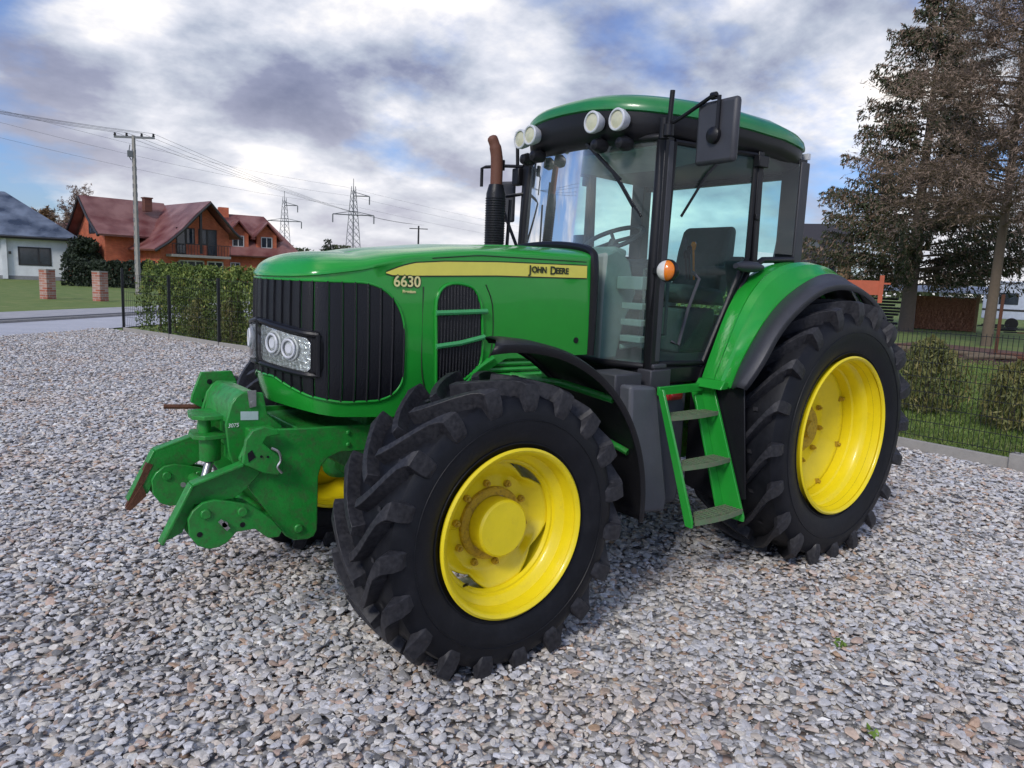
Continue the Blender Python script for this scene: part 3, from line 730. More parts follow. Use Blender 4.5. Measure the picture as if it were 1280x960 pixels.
# ---- rear fenders
def rfender(sg):
    rows = []; rows2 = []; c = (0.0, .80)
    TI = [(20, 1.0), (30, 1.005), (39, 1.03), (50, 1.10), (60, 1.155), (70, 1.165), (82, 1.145), (95, 1.125), (124, 1.05)]
    TO = [(20, 1.01), (25, 1.004), (43, .993), (52, 1.01), (73, 1.03), (86, 1.065), (96, 1.08), (110, 1.06), (124, 1.01)]
    TL = [(20, 1.05), (30, 1.068), (43, 1.07), (57, 1.045), (67, 1.045), (84, 1.02), (102, .99), (124, .95)]
    for i in range(57):
        t = i / 56; thd = lerp(21.5, 123, t); th = rad(thd)
        Ri, Ro, Rx = (sum(interp(thd + d, T_) for d in (-6, -3, 0, 3, 6)) / 5 for T_ in (TI, TO, TL))
        P = lambda y, r: (c[0] + r * math.cos(th), sg * y, c[1] + r * math.sin(th))
        rows.append([P(.735, Ri - .09), P(.752, Ri - .006), P(.79, Ri), P(.845, lerp(Ri, Ro, .10)), P(.862, lerp(Ri, Ro, .16) + .014), P(.905, lerp(Ri, Ro, .34) + .014), P(.922, lerp(Ri, Ro, .44)), P(.957, lerp(Ri, Ro, .80)), P(.975, Ro + .003), P(.984, Ro - .02)])
        q = max(0, 1 - t / .15)
        yo = lerp(1.155, 1.085, q ** 2)
        rows2.append([P(.972, Ro - .016), P(.985, Ro - .002), P(1.02, lerp(Ro, Rx, .35) + .004), P(lerp(.985, yo, .6), lerp(Ro, Rx, .8) + .008), P(yo - .025, Rx + .002), P(yo, Rx - .012), P(yo + .003, Rx - .045)])
    m = MB(); m.grid(rows); f = m.build('rear_fender', 'green', T, smooth=28, solid=.008)
    m = MB(); m.grid(rows2); m.build('fender_extension', 'darkgray', f, smooth=50, solid=.008)  # black plastic's bluish reflections put into a lighter gray base colour
    m = MB(); arc = [(c[0] + (interp(d, TI) - .03) * math.cos(rad(d)), c[1] + (interp(d, TI) - .03) * math.sin(rad(d))) for d in range(22, 124, 4)]
    m.prism(arc + [(-.45, 1.2), (.3, 1.2)], 'y', sg * .70, sg * .715); m.build('wheel_arch_panel', 'black', f, smooth=0)
    m = MB(); m.grid([[(c[0] + r_ * math.cos(rad(d)), sg * y_, c[1] + r_ * math.sin(rad(d))) for y_, r_ in ((.72, interp(d, TI) - .06), (.84, lerp(interp(d, TI), interp(d, TO), .2) - .05), (.97, interp(d, TO) - .045))] for d in range(23, 122, 4)]); m.build('arch_liner', 'black', f, smooth=40, solid=.006)
    m = MB(); a = rows[0]; m.prism([(.90, 1.155), (1.0, 1.155), (.965, 1.205), (.90, 1.205)], 'y', sg * .76, sg * .955); m.build('fender_foot', 'green', f, bevel=.006)
rfender(1); rfender(-1)

# ---- cab
def cy_(x): return interp(x, [(-.1, .735), (.0, .745), (.45, .755), (1.28, .625), (1.4, .6)])
cab = MB()
for sg in (1, -1):
    cab.tube([(1.245, sg * .60, 2.62), (1.275, sg * .622, 2.2), (1.285, sg * .628, 1.85), (1.27, sg * .63, 1.22)], .036, 10)
    cab.bar((1.285, sg * .66, 1.16), (1.245, sg * .63, 2.60), .05, .075, up=(1, 0, 0))
    cab.bar((.50, sg * .75, 1.88), (.52, sg * .75, 2.60), .045, .055, up=(1, 0, 0))
    cab.box((-.03, sg * .62, 1.2), (.06, sg * .75, 2.62))
    # sill
    cab.prism([(1.30, 1.17), (.78, 1.17), (.84, 1.265), (1.30, 1.265)], 'y', sg * .45, sg * .70)
    cab.tube([(.82, sg * .70, 1.25), (.62, sg * .742, 1.70), (.54, sg * .752, 1.87), (.40, sg * .757, 1.94), (.05, sg * .75, 1.96)], .022, 8)
cab.box((-.03, -.62, 1.2), (.01, .62, 1.55)); cab.box((-.03, -.62, 2.5), (.03, .62, 2.62))
# windscreen lower and upper frame
def wsx(y): return 1.30 + .13 * (1 - (y / .62) ** 2)
for z, r in ((1.27, .022), (2.60, .025)):
    cab.tube([(wsx(y) - (.05 if z > 2 else 0), y, z) for y in [(-.62 + 1.24 * i / 16) for i in range(17)]], r, 8)
cabo = cab.build('cab_frame', 'black', T, bevel=.006)
pc = MB()
for sg in (1, -1):
    pc.bar((1.262, sg * .672, 1.30), (1.23, sg * .648, 2.58), .022, .05, up=(1, 0, 0))
    pc.box((1.16, sg * .60, 1.14), (1.34, sg * .712, 1.258)) ; pc.box((1.19, sg * .66, 1.262), (1.31, sg * .70, 1.29))
    pc.box((-.045, sg * .70, 1.85), (.05, sg * .762, 2.60))
pc.build('pillar_cover', 'darkgray', cabo, bevel=.008)
# door and glass
for sg in (1, -1):
    D = [(1.235, 1.285), (.86, 1.285), (.635, 1.80), (.60, 1.88), (.555, 1.945), (.55, 2.575), (1.20, 2.575)]
    d = MB(); pts = [(x, sg * (cy_(x) + .012), z) for x, z in D]; pts.append(pts[0]); 
    for a, b in zip(pts, pts[1:]): d.tube([a, b], .017, 8)
    dr = d.build('door', 'black', T)
    gl = MB(); gl.v = [(x, sg * (cy_(x) + .010), z) for x, z in D]; gl.f = [tuple(range(len(D)))]
    gl.build('door_glass', 'glass', dr, smooth=0, recalc=False)
    hd = MB(); hd.tube([(1.12, sg * .66, 1.42), (1.10, sg * .70, 1.40), (1.02, sg * .69, 1.62), (.95, sg * .70, 1.80), (.97, sg * .66, 1.84)], .011, 8); hd.build('grab_handle', 'darkgray', dr)
    hd = MB(); hd.box((.48, sg * .755, 2.50), (.58, sg * .80, 2.57)); hd.box((.50, sg * .765, 2.18), (.54, sg * .785, 2.22)); hd.build('hinge', 'black', dr, bevel=.006)
    hd = MB(); hd.lathe([(-.04, 0), (-.04, .02), (-.02, .04), (0, .045), (.02, .04), (.04, .02), (.04, 0)], (0, 0, 0), axis='x', seg=16)
    hd.v = [(.60 + v[0] * 3.4, sg * (.80 + v[1]), 1.89 + v[2] * .8) for v in hd.v]; hd.build('door_handle', 'darkgray', dr)
    q = MB(); Q = [(.49, 1.99), (.06, 1.99), (.06, 2.58), (.49, 2.58)]; q.v = [(x, sg * (cy_(x) + .006), z) for x, z in Q]; q.f = [(0, 1, 2, 3)]
    q.build('side_window', 'glass', cabo, smooth=0, recalc=False)
ws = MB(); ws.grid([[(wsx(y) - .05 * max(0, (z - 1.7) / .9), y, z) for z in [1.28 + 1.32 * k / 12 for k in range(13)]] for y in [-.60 + 1.2 * i / 20 for i in range(21)]])
ws.build('windscreen', 'glass_w', cabo, recalc=False)
rw = MB(); rw.v = [(-.01, -.62, 1.55), (-.01, .62, 1.55), (-.01, .62, 2.5), (-.01, -.62, 2.5)]; rw.f = [(0, 1, 2, 3)]; rw.build('rear_window', 'glass', cabo, smooth=0, recalc=False)
wp = MB(); wp.bar((1.425, .14, 2.60), (1.395, .42, 2.36), .022, .016); wp.bar((1.40, .40, 2.375), (1.395, .54, 2.20), .012, .02); wp.bar((1.40, .30, 2.47), (1.39, .60, 2.14), .010, .012)
wp.build('wiper', 'black', cabo)
wp = MB(); wp.bar((.95, .70, 2.42), (1.12, .668, 2.16), .008, .014); wp.bar((.95, .70, 2.42), (.86, .71, 2.50), .010, .014); wp.build('side_wiper', 'black', cabo)
# roof: rounded footprint built from stacked rings
def foot(k, inset=0):
    a = 2 * PI * k / 72; c, s = math.cos(a), math.sin(a); n = 3.4 if c > 0 else 5.5
    ex = abs(c) ** (2 / n) * (1 if c >= 0 else -1); ey = abs(s) ** (2 / n) * (1 if s >= 0 else -1)
    x = .68 + ((.775 if ex > 0 else .83) - inset) * ex; 
    hw = interp(x, [(-.2, .79), (.4, .81), (.9, .78), (1.3, .69), (1.5, .63)]) - inset
    bow = .04 * (1 - ey * ey) * (1 if ex > 0 else 0) * max(0, ex)
    return x + bow, hw * ey
def rings(lst):
    vs = []; m = MB(); n = 72
    for (ins, z, arch) in lst:
        for k in range(n):
            x, y = foot(k, ins)
            zz = z + arch * (1 - (y / .8) ** 2) - .09 * max(0, (.45 - x))
            vs.append((x, y, zz))
    fs = [(i * n + k, i * n + (k + 1) % n, (i + 1) * n + (k + 1) % n, (i + 1) * n + k) for i in range(len(lst) - 1) for k in range(n)]
    fs.append(tuple((len(lst) - 1) * n + k for k in range(n))); fs.append(tuple(range(n))[::-1])
    m.add(vs, fs); return m
rings([(.10, 2.575, .0), (.05, 2.585, .01), (.02, 2.62, .02), (.012, 2.66, .045), (.012, 2.698, .072)]).build('roof_fascia', 'black', cabo, smooth=40)
rings([(.012, 2.696, .072), (.0, 2.704, .072), (.0, 2.722, .070), (.008, 2.752, .068), (.035, 2.782, .066), (.10, 2.808, .066), (.24, 2.828, .066), (.45, 2.838, .066)]).build('roof', 'roof', T, smooth=50)
# working lights
for yy, xx in ((.29, 1.52), (.45, 1.475), (-.29, 1.52), (-.45, 1.475)):
    m = MB(); m.lathe([(-.06, 0), (-.06, .045), (-.02, .062), (.008, .064), (.012, .06), (.012, .052), (.0, .05)], (xx, yy, 2.685), axis='x', seg=28)
    o = m.build('work_light', 'whitep', T)
    m = MB(); m.lathe([(.002, .05), (.008, .03), (.010, 0)], (xx, yy, 2.685), axis='x', seg=24); m.build('lamp_lens', 'cream', o)
    m = MB(); m.lathe([(0, 0), (0, .035), (.05, .045), (.09, .03), (.1, 0)], (xx - .11, yy, 2.56), axis='x', seg=18); m.build('lamp_housing', 'black', o)
# mirrors
def mirror(sg):
    m = MB()
    if sg > 0:
        pts = [(1.33, .68, 2.63), (1.33, .80, 2.67), (1.34, 1.0, 2.745), (1.34, 1.05, 2.74), (1.34, 1.05, 2.56)]
        c = (1.31, 1.03, 2.565)
    else:
        pts = [(1.30, -.66, 2.62), (1.36, -.78, 2.60), (1.38, -1.0, 2.66), (1.38, -1.09, 2.66), (1.38, -1.10, 2.48)]
        c = (1.36, -.84, 2.47)
    m.tube(pts, .011, 10); m.cyl(pts[2], (pts[2][0], pts[2][1] + .03 * sg, pts[2][2]), .02, 10); m.cyl((pts[0][0], pts[0][1], pts[0][2] - .06), (pts[0][0], pts[0][1], pts[0][2] + .05), .03, 12)
    arm_ = m.build('mirror', 'black', T)
    h = MB()
    w_, hh = (.135, .165) if sg > 0 else (.05, .09)
    prof = [(-w_, -hh), (w_, -hh), (w_, hh), (-w_, hh)]
    hb = MB(); hb.box((-.025, -w_, -hh), (.02, w_, hh))
    hb.v = [(v[0], v[1], v[2]) for v in hb.v]
    o = hb.build('mirror_housing', 'darkgray', arm_, bevel=.022); o.location = c; o.rotation_euler = (0, 0, rad(-4 * sg))
    gg = MB(); gg.box((-.029, -w_ + .02, -hh + .02), (-.0255, w_ - .02, hh - .02)); g2 = gg.build('mirror_glass', 'mirrorglass', o)
    k = MB(); k.lathe([(0.02, .045), (.04, .042), (.05, .03), (.055, 0)], (0, .0, -.02), axis='x', seg=20); k.build('mirror_joint', 'black', o)
mirror(1)
mr = MB(); mr.tube([(1.28, -.66, 2.55), (1.34, -.80, 2.56), (1.40, -.95, 2.56), (1.42, -.97, 2.55), (1.42, -.97, 2.42)], .012, 10); mr.tube([(1.28, -.64, 2.36), (1.36, -.72, 2.34), (1.40, -.78, 2.33), (1.30, -.68, 2.0)], .012, 8)
mr.cyl((1.36, -.82, 2.53), (1.36, -.82, 2.60), .03, 12)
mo = mr.build('mirror', 'black', T)
mh = MB(); mh.box((-.02, -.09, -.15), (.02, .09, .15)); x = mh.build('mirror_housing', 'darkgray', mo, bevel=.015); x.location = (1.20, -.98, 2.33); x.rotation_euler = (0, 0, rad(28))
an = MB(); an.cyl((1.34, .72, 2.60), (1.345, .735, 2.82), .014, 10); an.cyl((1.34, .72, 2.58), (1.34, .72, 2.64), .03, 12); an.cyl((1.30, -.70, 2.56), (1.305, -.71, 2.79), .013, 10)
an.build('antenna', 'black', T)
mh = MB(); mh.box((1.26, -.74, 2.42), (1.32, -.66, 2.54)); mh.build('side_lamp', 'black', T, bevel=.01)
mh = MB(); mh.box((-.115, .66, 2.635), (-.09, .715, 2.675)); mh.bar((-.10, .69, 2.62), (-.04, .69, 2.60), .016, .016); mh.build('rear_lamp', 'whitep', cabo)
# indicator lamp on bracket
il = MB(); il.bar((1.30, .66, 1.835), (1.40, .86, 1.83), .04, .03); il.lathe([(-.05, 0), (-.05, .045), (-.02, .062), (.0, .063), (.0, 0)], (1.43, .855, 1.835), axis='x', seg=24)
ilo = il.build('turn_signal', 'black', T)
for nm, mt, side in (('white_lens', 'clearlens', -1), ('orange_lens', 'orange', 1)):
    m = MB(); R = .056
    vs = []; fs = []
    for i in range(9):
        ph = i / 8 * PI / 2
        for j in range(17):
            th = (j / 16) * PI * side - PI / 2 * 0
            # half dome split by a vertical plane
            yy = side * R * math.cos(ph) * abs(math.sin(j / 16 * PI)); zz = R * math.cos(ph) * math.cos(j / 16 * PI)
            vs.append((1.432 + .045 * math.sin(ph), .855 + yy, 1.835 + zz))
    for i in range(8):
        for j in range(16): fs.append((i * 17 + j, i * 17 + j + 1, (i + 1) * 17 + j + 1, (i + 1) * 17 + j))
    m.add(vs, fs)
    # orange half faces outwards, white half faces the hood
    a = rad(22)
    m.v = [(1.432 + (v[0] - 1.432) * math.cos(a) - (v[1] - .855) * math.sin(a), .855 + (v[0] - 1.432) * math.sin(a) + (v[1] - .855) * math.cos(a), v[2]) for v in m.v]
    m.build(nm, mt, ilo, recalc=False)
# exhaust
ex = MB(); ex.lathe([(0, 0), (0, .062), (.02, .066), (.40, .066), (.43, .058), (.46, .05), (.46, 0)], (1.555, -.60, 1.93), axis='z', seg=28)
for k in range(22):
    z = 1.95 + k * .0165
    ex.tube([(1.555 + .068 * math.cos(a), -.60 + .068 * math.sin(a), z) for a in [2 * PI * i / 24 for i in range(25)]], .0035, 5, caps=False)
exo = ex.build('exhaust', 'black', T)
tp = MB(); tp.tube(catmull([(1.555, -.60, 2.36), (1.555, -.60, 2.50), (1.56, -.60, 2.58), (1.575, -.605, 2.65), (1.60, -.615, 2.71)], 5), [.042] * 5 + [.042] * 5 + [.041] * 5 + [.036] * 4 + [.03, .015], 16); tp.build('exhaust_tip', 'exh', exo)
ex = MB(); ex.tube([(1.52, -.66, 1.93), (1.52, -.66, 2.48)], .014, 8); ex.tube([(1.46, -.58, 1.95), (1.43, -.60, 2.30)], .012, 8); ex.build('exhaust_bracket', 'black', exo)
# ---- interior
it = MB(); it.box((-.05, -.58, 1.262), (1.25, .58, 1.28)); it.build('floor_mat', 'intdark', cabo)
it = MB(); it.prism([(1.40, 1.28), (1.40, 1.93), (1.30, 1.97), (1.18, 1.90), (1.10, 1.70), (1.20, 1.50), (1.25, 1.28)], 'y', -.34, .34); it.prism([(1.38, 1.87), (1.2, 1.99), (1.08, 1.97), (1.12, 1.80)], 'y', -.22, .22)
it.build('dashboard', 'interior', cabo, bevel=.02)
it = MB(); it.box((1.22, .35, 1.72), (1.30, .56, 1.80)); it.box((1.2, .38, 1.6), (1.28, .55, 1.64)); it.box((1.2, .38, 1.5), (1.28, .55, 1.54)); it.box((1.2, .38, 1.4), (1.28, .55, 1.44))
it.tube([(1.25, .36, 1.36), (1.15, .40, 1.38), (1.10, .46, 1.36)], .02, 8); it.build('pedal_box', 'interior', cabo, bevel=.006)
stw = MB(); c = Vector((1.0, 0, 2.05)); ax = Vector((.45, 0, .9)).normalized(); u = Vector((0, 1, 0)); v = ax.cross(u)
ring = [c + (u * math.cos(a) + v * math.sin(a)) * .2 for a in [2 * PI * i / 32 for i in range(33)]]
stw.tube(ring, .016, 8, caps=False)
for a in (.3, 2.4, 4.5): stw.tube([c - ax * .02, c + (u * math.cos(a) + v * math.sin(a)) * .2], .013, 6)
stw.tube([c - ax * .02, (1.18, 0, 1.75)], .035, 10); stw.build('steering_wheel', 'darkgray', cabo)
se = MB()
se.prism([(.05, 1.62), (.55, 1.66), (.60, 1.73), (.55, 1.77), (.1, 1.74)], 'y', -.25, .25); se.prism([(.02, 1.68), (.14, 1.70), (.08, 2.02), (.03, 2.17), (-.02, 2.21), (-.06, 2.18), (-.05, 2.0)], 'y', -.22, .22)
se.box((.1, -.2, 1.28), (.5, .2, 1.6)); seat = se.build('seat', 'seat', T, bevel=.045)
se = MB(); se.prism([(-.02, 2.16), (.05, 2.17), (.04, 2.33), (-.0, 2.35), (-.04, 2.32)], 'y', -.13, .13); se.build('headrest', 'seat', seat, bevel=.03) if False else None
for q, (x_, y_, h_) in enumerate(((.50, .30, 2.02), (.58, .33, 1.99), (.66, .36, 2.04), (.72, .42, 1.95))):
    se = MB(); se.tube([(x_, y_, 1.80), (x_ + .03, y_, h_)], .008, 6); se.lathe([(-.02, 0), (-.02, .014), (.02, .02), (.035, .012), (.035, 0)], (x_ + .03, y_, h_), axis='z', seg=10); se.build('control_lever', ('orange', 'black', 'darkgray', 'black')[q], seat)
se = MB(); se.box((1.02, -.42, 1.9), (1.06, -.22, 2.08)); se.tube([(1.15, -.34, 1.6), (1.06, -.33, 1.95)], .012, 6); se.build('monitor', 'black', T, bevel=.008)
se = MB(); se.bar((.10, .34, 1.88), (.52, .36, 1.86), .09, .06); se.bar((.10, -.34, 1.88), (.52, -.36, 1.86), .12, .08); se.bar((.2, .5, 1.45), (.42, .56, 1.95), .12, .10); se.build('armrest', 'seat', seat, bevel=.02)
se = MB(); se.box((-.05, -.62, 1.28), (.25, -.35, 1.95)); se.box((-.05, .4, 1.28), (.2, .62, 1.72)); se.box((.3, -.55, 1.3), (.8, -.35, 1.8)); se.tube([(.98, .28, 1.85), (1.0, .5, 1.85), (1.02, .52, 1.45), (.98, .3, 1.42), (.98, .28, 1.85)], .012, 8); se.build('side_console', 'intdark', cabo, bevel=.02)
se = MB(); se.box((0, -.62, 2.56), (1.2, .62, 2.60)); se.build('headliner', 'interior', cabo, bevel=.01)

# ---- fuel tank, battery box, steps
tk = MB()
tk.prism([(.93, .50), (.96, .38), (1.40, .40), (1.56, .46), (1.60, .62), (1.62, 1.16), (.93, 1.16)], 'y', .30, .66)
tank = tk.build('fuel_tank', 'tank', T, bevel=.03)
tk = MB(); tk.prism([(1.36, 1.17), (1.58, 1.19), (1.54, .52), (1.49, .44), (1.22, .40), (1.20, .48)], 'y', .66, .785); tk.build('tank_cover', 'tank', tank, bevel=.02)
tk = MB(); tk.box((1.40, .48, 1.08), (1.62, .70, 1.245)); tk.build('battery_box', 'darkgray', T, bevel=.01)
tk = MB(); tk.prism([(.62, -.50), (.70, -.36)][:0] + [(.5, .5), (1.5, .45), (1.6, .6), (1.6, 1.15), (.5, 1.15)], 'y', -.30, -.68); tk.build('tool_box', 'tank', T, bevel=.03)
tk = MB(); tk.prism([(.66, 1.17), (1.05, 1.17), (1.12, .52), (.92, .46), (.66, .50)], 'x', .893, .903); tk.build('splash_guard', 'black', T, bevel=.004)
stp = MB()
stp.prism([(.80, 1.165), (.845, 1.165), (1.115, .46), (1.115, .425), (1.07, .425)], 'x', 1.365, 1.383)
stp.prism([(.67, 1.15), (.855, 1.15), (1.135, .42), (1.135, .39), (.98, .39)], 'x', .915, .933)
stp.bar((1.37, .80, 1.15), (.93, .78, 1.15), .02, .05)
stp.prism([(.76, 1.10), (.775, 1.10), (1.0, .44), (.985, .44)], 'x', .933, 1.0)
steps = stp.build('step_frame', 'green', T, bevel=.003)
for (z, y0, y1, wz) in ((1.005, .79, .90, .024), (.74, .90, 1.01, .026), (.455, 1.01, 1.125, .028)):
    m = MB()
    xm = lambda y: 1.362 - 1.15 * max(0, y1 - y)
    lip = [(lerp(.933, 1.362, t), y1 + .02 * math.sin(t * PI), z) for t in [i / 14 for i in range(15)]]
    for a, b in zip(lip, lip[1:]): m.bar(a, b, .010, wz)
    for q in range(5): y = lerp(y0, y1, q / 5); m.bar((.933, y, z), (xm(y), y, z), .010, wz * .7)
    for q in range(7):
        x = lerp(.96, 1.22, q / 6); m.bar((x, y0, z), (x + (.02 if q % 2 else .05), y1, z), .008, wz * .8)
    m.build('step_tread', 'tread_mud', steps)
rv = MB(); rv.box((1.06, .64, 1.07), (1.20, .73, 1.13)); rv.cyl((1.08, .73, 1.10), (1.18, .73, 1.10), .022, 8); rv.build('coupling_cap', 'red', T, bevel=.01)

def split_loose(o):
    me = o.data; n = len(me.vertices); par = list(range(n))
    def find(a):
        while par[a] != a: par[a] = par[par[a]]; a = par[a]
        return a
    for e in me.edges: par[find(e.vertices[0])] = find(e.vertices[1])
    groups = {}
    for p in me.polygons: groups.setdefault(find(p.vertices[0]), []).append(p)
    if len(groups) < 2: return
    for gi_, polys in enumerate(groups.values()):
        idx = sorted({v for p in polys for v in p.vertices}); mp = {v: i for i, v in enumerate(idx)}
        m2 = bpy.data.meshes.new(me.name); m2.from_pydata([me.vertices[v].co[:] for v in idx], [], [[mp[v] for v in p.vertices] for p in polys])
        for mt_ in me.materials: m2.materials.append(mt_)
        m2.shade_smooth(); m2.set_sharp_from_angle(angle=rad(35))
        c = o.copy(); c.data = m2; COL.objects.link(c)
    bpy.data.objects.remove(o)
for o in list(scene.objects):
    if o.name.split('.')[0] in ('pillar_cover', 'panel_seam', 'hose', 'bolt_hole', 'hook_hole', 'hood_ridge', 'antenna', 'hinge', 'fender_bracket', 'exhaust_bracket', 'splash_guard', 'armrest', 'side_console', 'control_lever') and not o.children: split_loose(o)
# flatten anything deeper than thing > part > sub-part
def depth(o):
    d = 0
    while o.parent: o = o.parent; d += 1
    return d
def local_chain(o, top):
    m = o.matrix_basis.copy(); p = o.parent
    while p is not None and p != top: m = p.matrix_basis @ m; p = p.parent
    return m
for o in list(scene.objects):
    while depth(o) > 2:
        top = o.parent.parent; m = o.parent.matrix_basis @ o.matrix_basis
        o.parent = top; o.matrix_basis = m

# ================================================================== SETTING
CAM = (4.5774, 3.5631, 1.7512)
def poly_sheet(name, pts, z, mat, kind='structure'):
    m = MB(); m.v = [(x, y, z) for x, y in pts]; m.f = [tuple(range(len(pts)))]
    o = m.build(name, mat, None, smooth=0, recalc=False); o['kind'] = kind
    if o.data.polygons[0].normal.z < 0: o.data.flip_normals()
    return o
def ground_mat(name, stops, sc, bump=.4, rough=.9, bsc=40):
    m, nt, out = new_mat(name); L = nt.links
    b = N(nt, 'ShaderNodeBsdfPrincipled'); b.inputs['Roughness'].default_value = rough
    tc = N(nt, 'ShaderNodeTexCoord'); n = N(nt, 'ShaderNodeTexNoise'); n.inputs['Scale'].default_value = sc; n.inputs['Detail'].default_value = 10; n.inputs['Roughness'].default_value = .7
    L.new(tc.outputs['Object'], n.inputs['Vector']); r = ramp(nt, stops); L.new(n.outputs['Fac'], r.inputs['Fac']); L.new(r.outputs['Color'], b.inputs['Base Color'])
    n2 = N(nt, 'ShaderNodeTexNoise'); n2.inputs['Scale'].default_value = bsc; n2.inputs['Detail'].default_value = 5; L.new(tc.outputs['Object'], n2.inputs['Vector'])
    bp = N(nt, 'ShaderNodeBump'); bp.inputs['Strength'].default_value = bump; bp.inputs['Distance'].default_value = .03; L.new(n2.outputs['Fac'], bp.inputs['Height']); L.new(bp.outputs['Normal'], b.inputs['Normal'])
    L.new(b.outputs['BSDF'], out.inputs['Surface']); return m
M['grass'] = ground_mat('lawn', [(.3, (.08, .14, .022)), (.5, (.14, .2, .04)), (.7, (.24, .24, .08))], 1.1, bsc=14)
M['road'] = ground_mat('wet_sheen_asphalt', [(.3, (.42, .425, .45)), (.7, (.55, .55, .58))], .8, rough=.55)  # pale tone stands in for sky reflected on the wet road
M['darkstrip'] = ground_mat('dark_ground', [(.3, (.04, .042, .048)), (.7, (.075, .077, .085))], 2, rough=.7)
M['paving'] = ground_mat('pale_paving', [(.3, (.34, .34, .35)), (.7, (.46, .45, .45))], 2)
M['mulch'] = ground_mat('bark_mulch', [(.3, (.06, .03, .022)), (.7, (.2, .1, .075))], 9, bump=1, bsc=20)
def gravel_mat():
    m, nt, out = new_mat('gravel_bed'); L = nt.links
    b = N(nt, 'ShaderNodeBsdfPrincipled'); b.inputs['Roughness'].default_value = .85
    tc = N(nt, 'ShaderNodeTexCoord'); v = N(nt, 'ShaderNodeTexVoronoi'); v.inputs['Scale'].default_value = 26; L.new(tc.outputs['Object'], v.inputs['Vector'])
    sp = N(nt, 'ShaderNodeSeparateColor'); L.new(v.outputs['Color'], sp.inputs[0])
    r = ramp(nt, STONE, 'LINEAR'); L.new(sp.outputs[0], r.inputs['Fac'])
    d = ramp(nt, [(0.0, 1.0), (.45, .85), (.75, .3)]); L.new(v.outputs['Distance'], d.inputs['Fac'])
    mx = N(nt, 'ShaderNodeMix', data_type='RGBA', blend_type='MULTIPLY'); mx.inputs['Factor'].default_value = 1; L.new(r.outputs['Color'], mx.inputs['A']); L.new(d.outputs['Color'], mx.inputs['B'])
    L.new(mx.outputs['Result'], b.inputs['Base Color'])
    bp = N(nt, 'ShaderNodeBump'); bp.inputs['Strength'].default_value = 1; bp.inputs['Distance'].default_value = .02; bp.invert = True; L.new(v.outputs['Distance'], bp.inputs['Height']); L.new(bp.outputs['Normal'], b.inputs['Normal'])
    L.new(b.outputs['BSDF'], out.inputs['Surface']); return m
STONE = [(0, (.18, .175, .17)), (.05, (.32, .31, .3)), (.16, (.5, .49, .49)), (.3, (.62, .61, .61)), (.42, (.72, .70, .69)), (.5, (.55, .56, .6)), (.58, (.74, .70, .64)), (.68, (.62, .58, .54)), (.76, (.70, .65, .57)), (.82, (.54, .46, .38)), (.86, (.68, .57, .5)), (.89, (.50, .34, .22)), (.91, (.60, .44, .36)), (.94, (.38, .29, .23)), (.96, (.82, .79, .72)), (1, (.9, .88, .84))]
M['gravelbed'] = gravel_mat()

# one huge sheet of grass reaching the horizon
g = MB(); R_ = 900; g.v = [(-R_, -R_, -.05), (R_, -R_, -.05), (R_, R_, -.05), (-R_, R_, -.05)]; g.f = [(0, 1, 2, 3)]
o = g.build('ground', 'grass', None, smooth=0, recalc=False); o['kind'] = 'structure'
P0 = Vector((3.68, -16.8)); DR = Vector((.739, .673)); NR = Vector((.673, -.739))
def RP(t, off): p = P0 + DR * t + NR * off; return (p.x, p.y)
FL = [(-4.22, 40), (-4.22, 1.0), (-4.22, -.4), (-4.10, -1.2), (1.0, -18.2), (1.35, -18.9)]
# the yard follows the fence line and ends at the road edge
poly_sheet('gravel_yard', FL + [RP(-1.9, 0), RP(60, 0), (46, 40)], -.012, 'gravelbed')
poly_sheet('road', [RP(-45, .0), RP(90, .0), RP(90, 3.1), RP(-45, 3.1)], -.02, 'road')
k = MB()
for a, b, c, d in ((3.1, 3.22, -.02, .05),):
    p = [RP(-45, a), RP(90, a), RP(90, b), RP(-45, b)]
    k.prism(p, 'z', -.06, .05)
o = k.build('kerb', 'concrete', None, smooth=0); o['kind'] = 'structure'
poly_sheet('dark_strip', [RP(-45, 3.22), RP(90, 3.22), RP(90, 4.4), RP(-45, 4.4)], -.016, 'darkstrip')  # dark band laid between kerb and pavement
poly_sheet('pavement', [RP(-45, 4.4), RP(90, 4.4), RP(90, 6.9), RP(-45, 6.9)], -.02, 'paving')
poly_sheet('flower_bed', [(-19.5, -9), (-17.5, -4), (-17.0, 2), (-23, 3), (-24.5, -3), (-26, -9.5)], -.04, 'mulch')

# ---- gravel: individual stones
def stone_protos():
    ps = []
    for i in range(18):
        n = 11 + i % 6; r = random.Random(i * 7 + 1)
        fx, fy, fz = 1, r.uniform(.62, .98), r.uniform(.22, .45)
        bm = bmesh.new(); c = 0
        while c < n:
            v = Vector((r.gauss(0, 1), r.gauss(0, 1), r.gauss(0, 1)))
            if v.length < .1: continue
            v.normalize(); q = 2.6
            l = (abs(v.x) ** q + abs(v.y) ** q + abs(v.z) ** q) ** (-1 / q)
            v *= l * r.uniform(.85, 1.0)
            bm.verts.new((v.x * fx * .5, v.y * fy * .5, v.z * fz * .5)); c += 1
        res = bmesh.ops.convex_hull(bm, input=bm.verts)
        for v in [v for v in bm.verts if not v.link_faces]: bm.verts.remove(v)
        es = [e for e in bm.edges if e.calc_face_angle(0) > .35]
        bmesh.ops.bevel(bm, geom=es, offset=.028, segments=1, affect='EDGES', profile=.6)
        bmesh.ops.recalc_face_normals(bm, faces=bm.faces)
        me = bpy.data.meshes.new('stone'); bm.to_mesh(me); bm.free(); me.materials.append(M['stone'])
        me.shade_smooth(); me.set_sharp_from_angle(angle=rad(28))
        ps.append(bpy.data.objects.new('stone', me))
    return ps
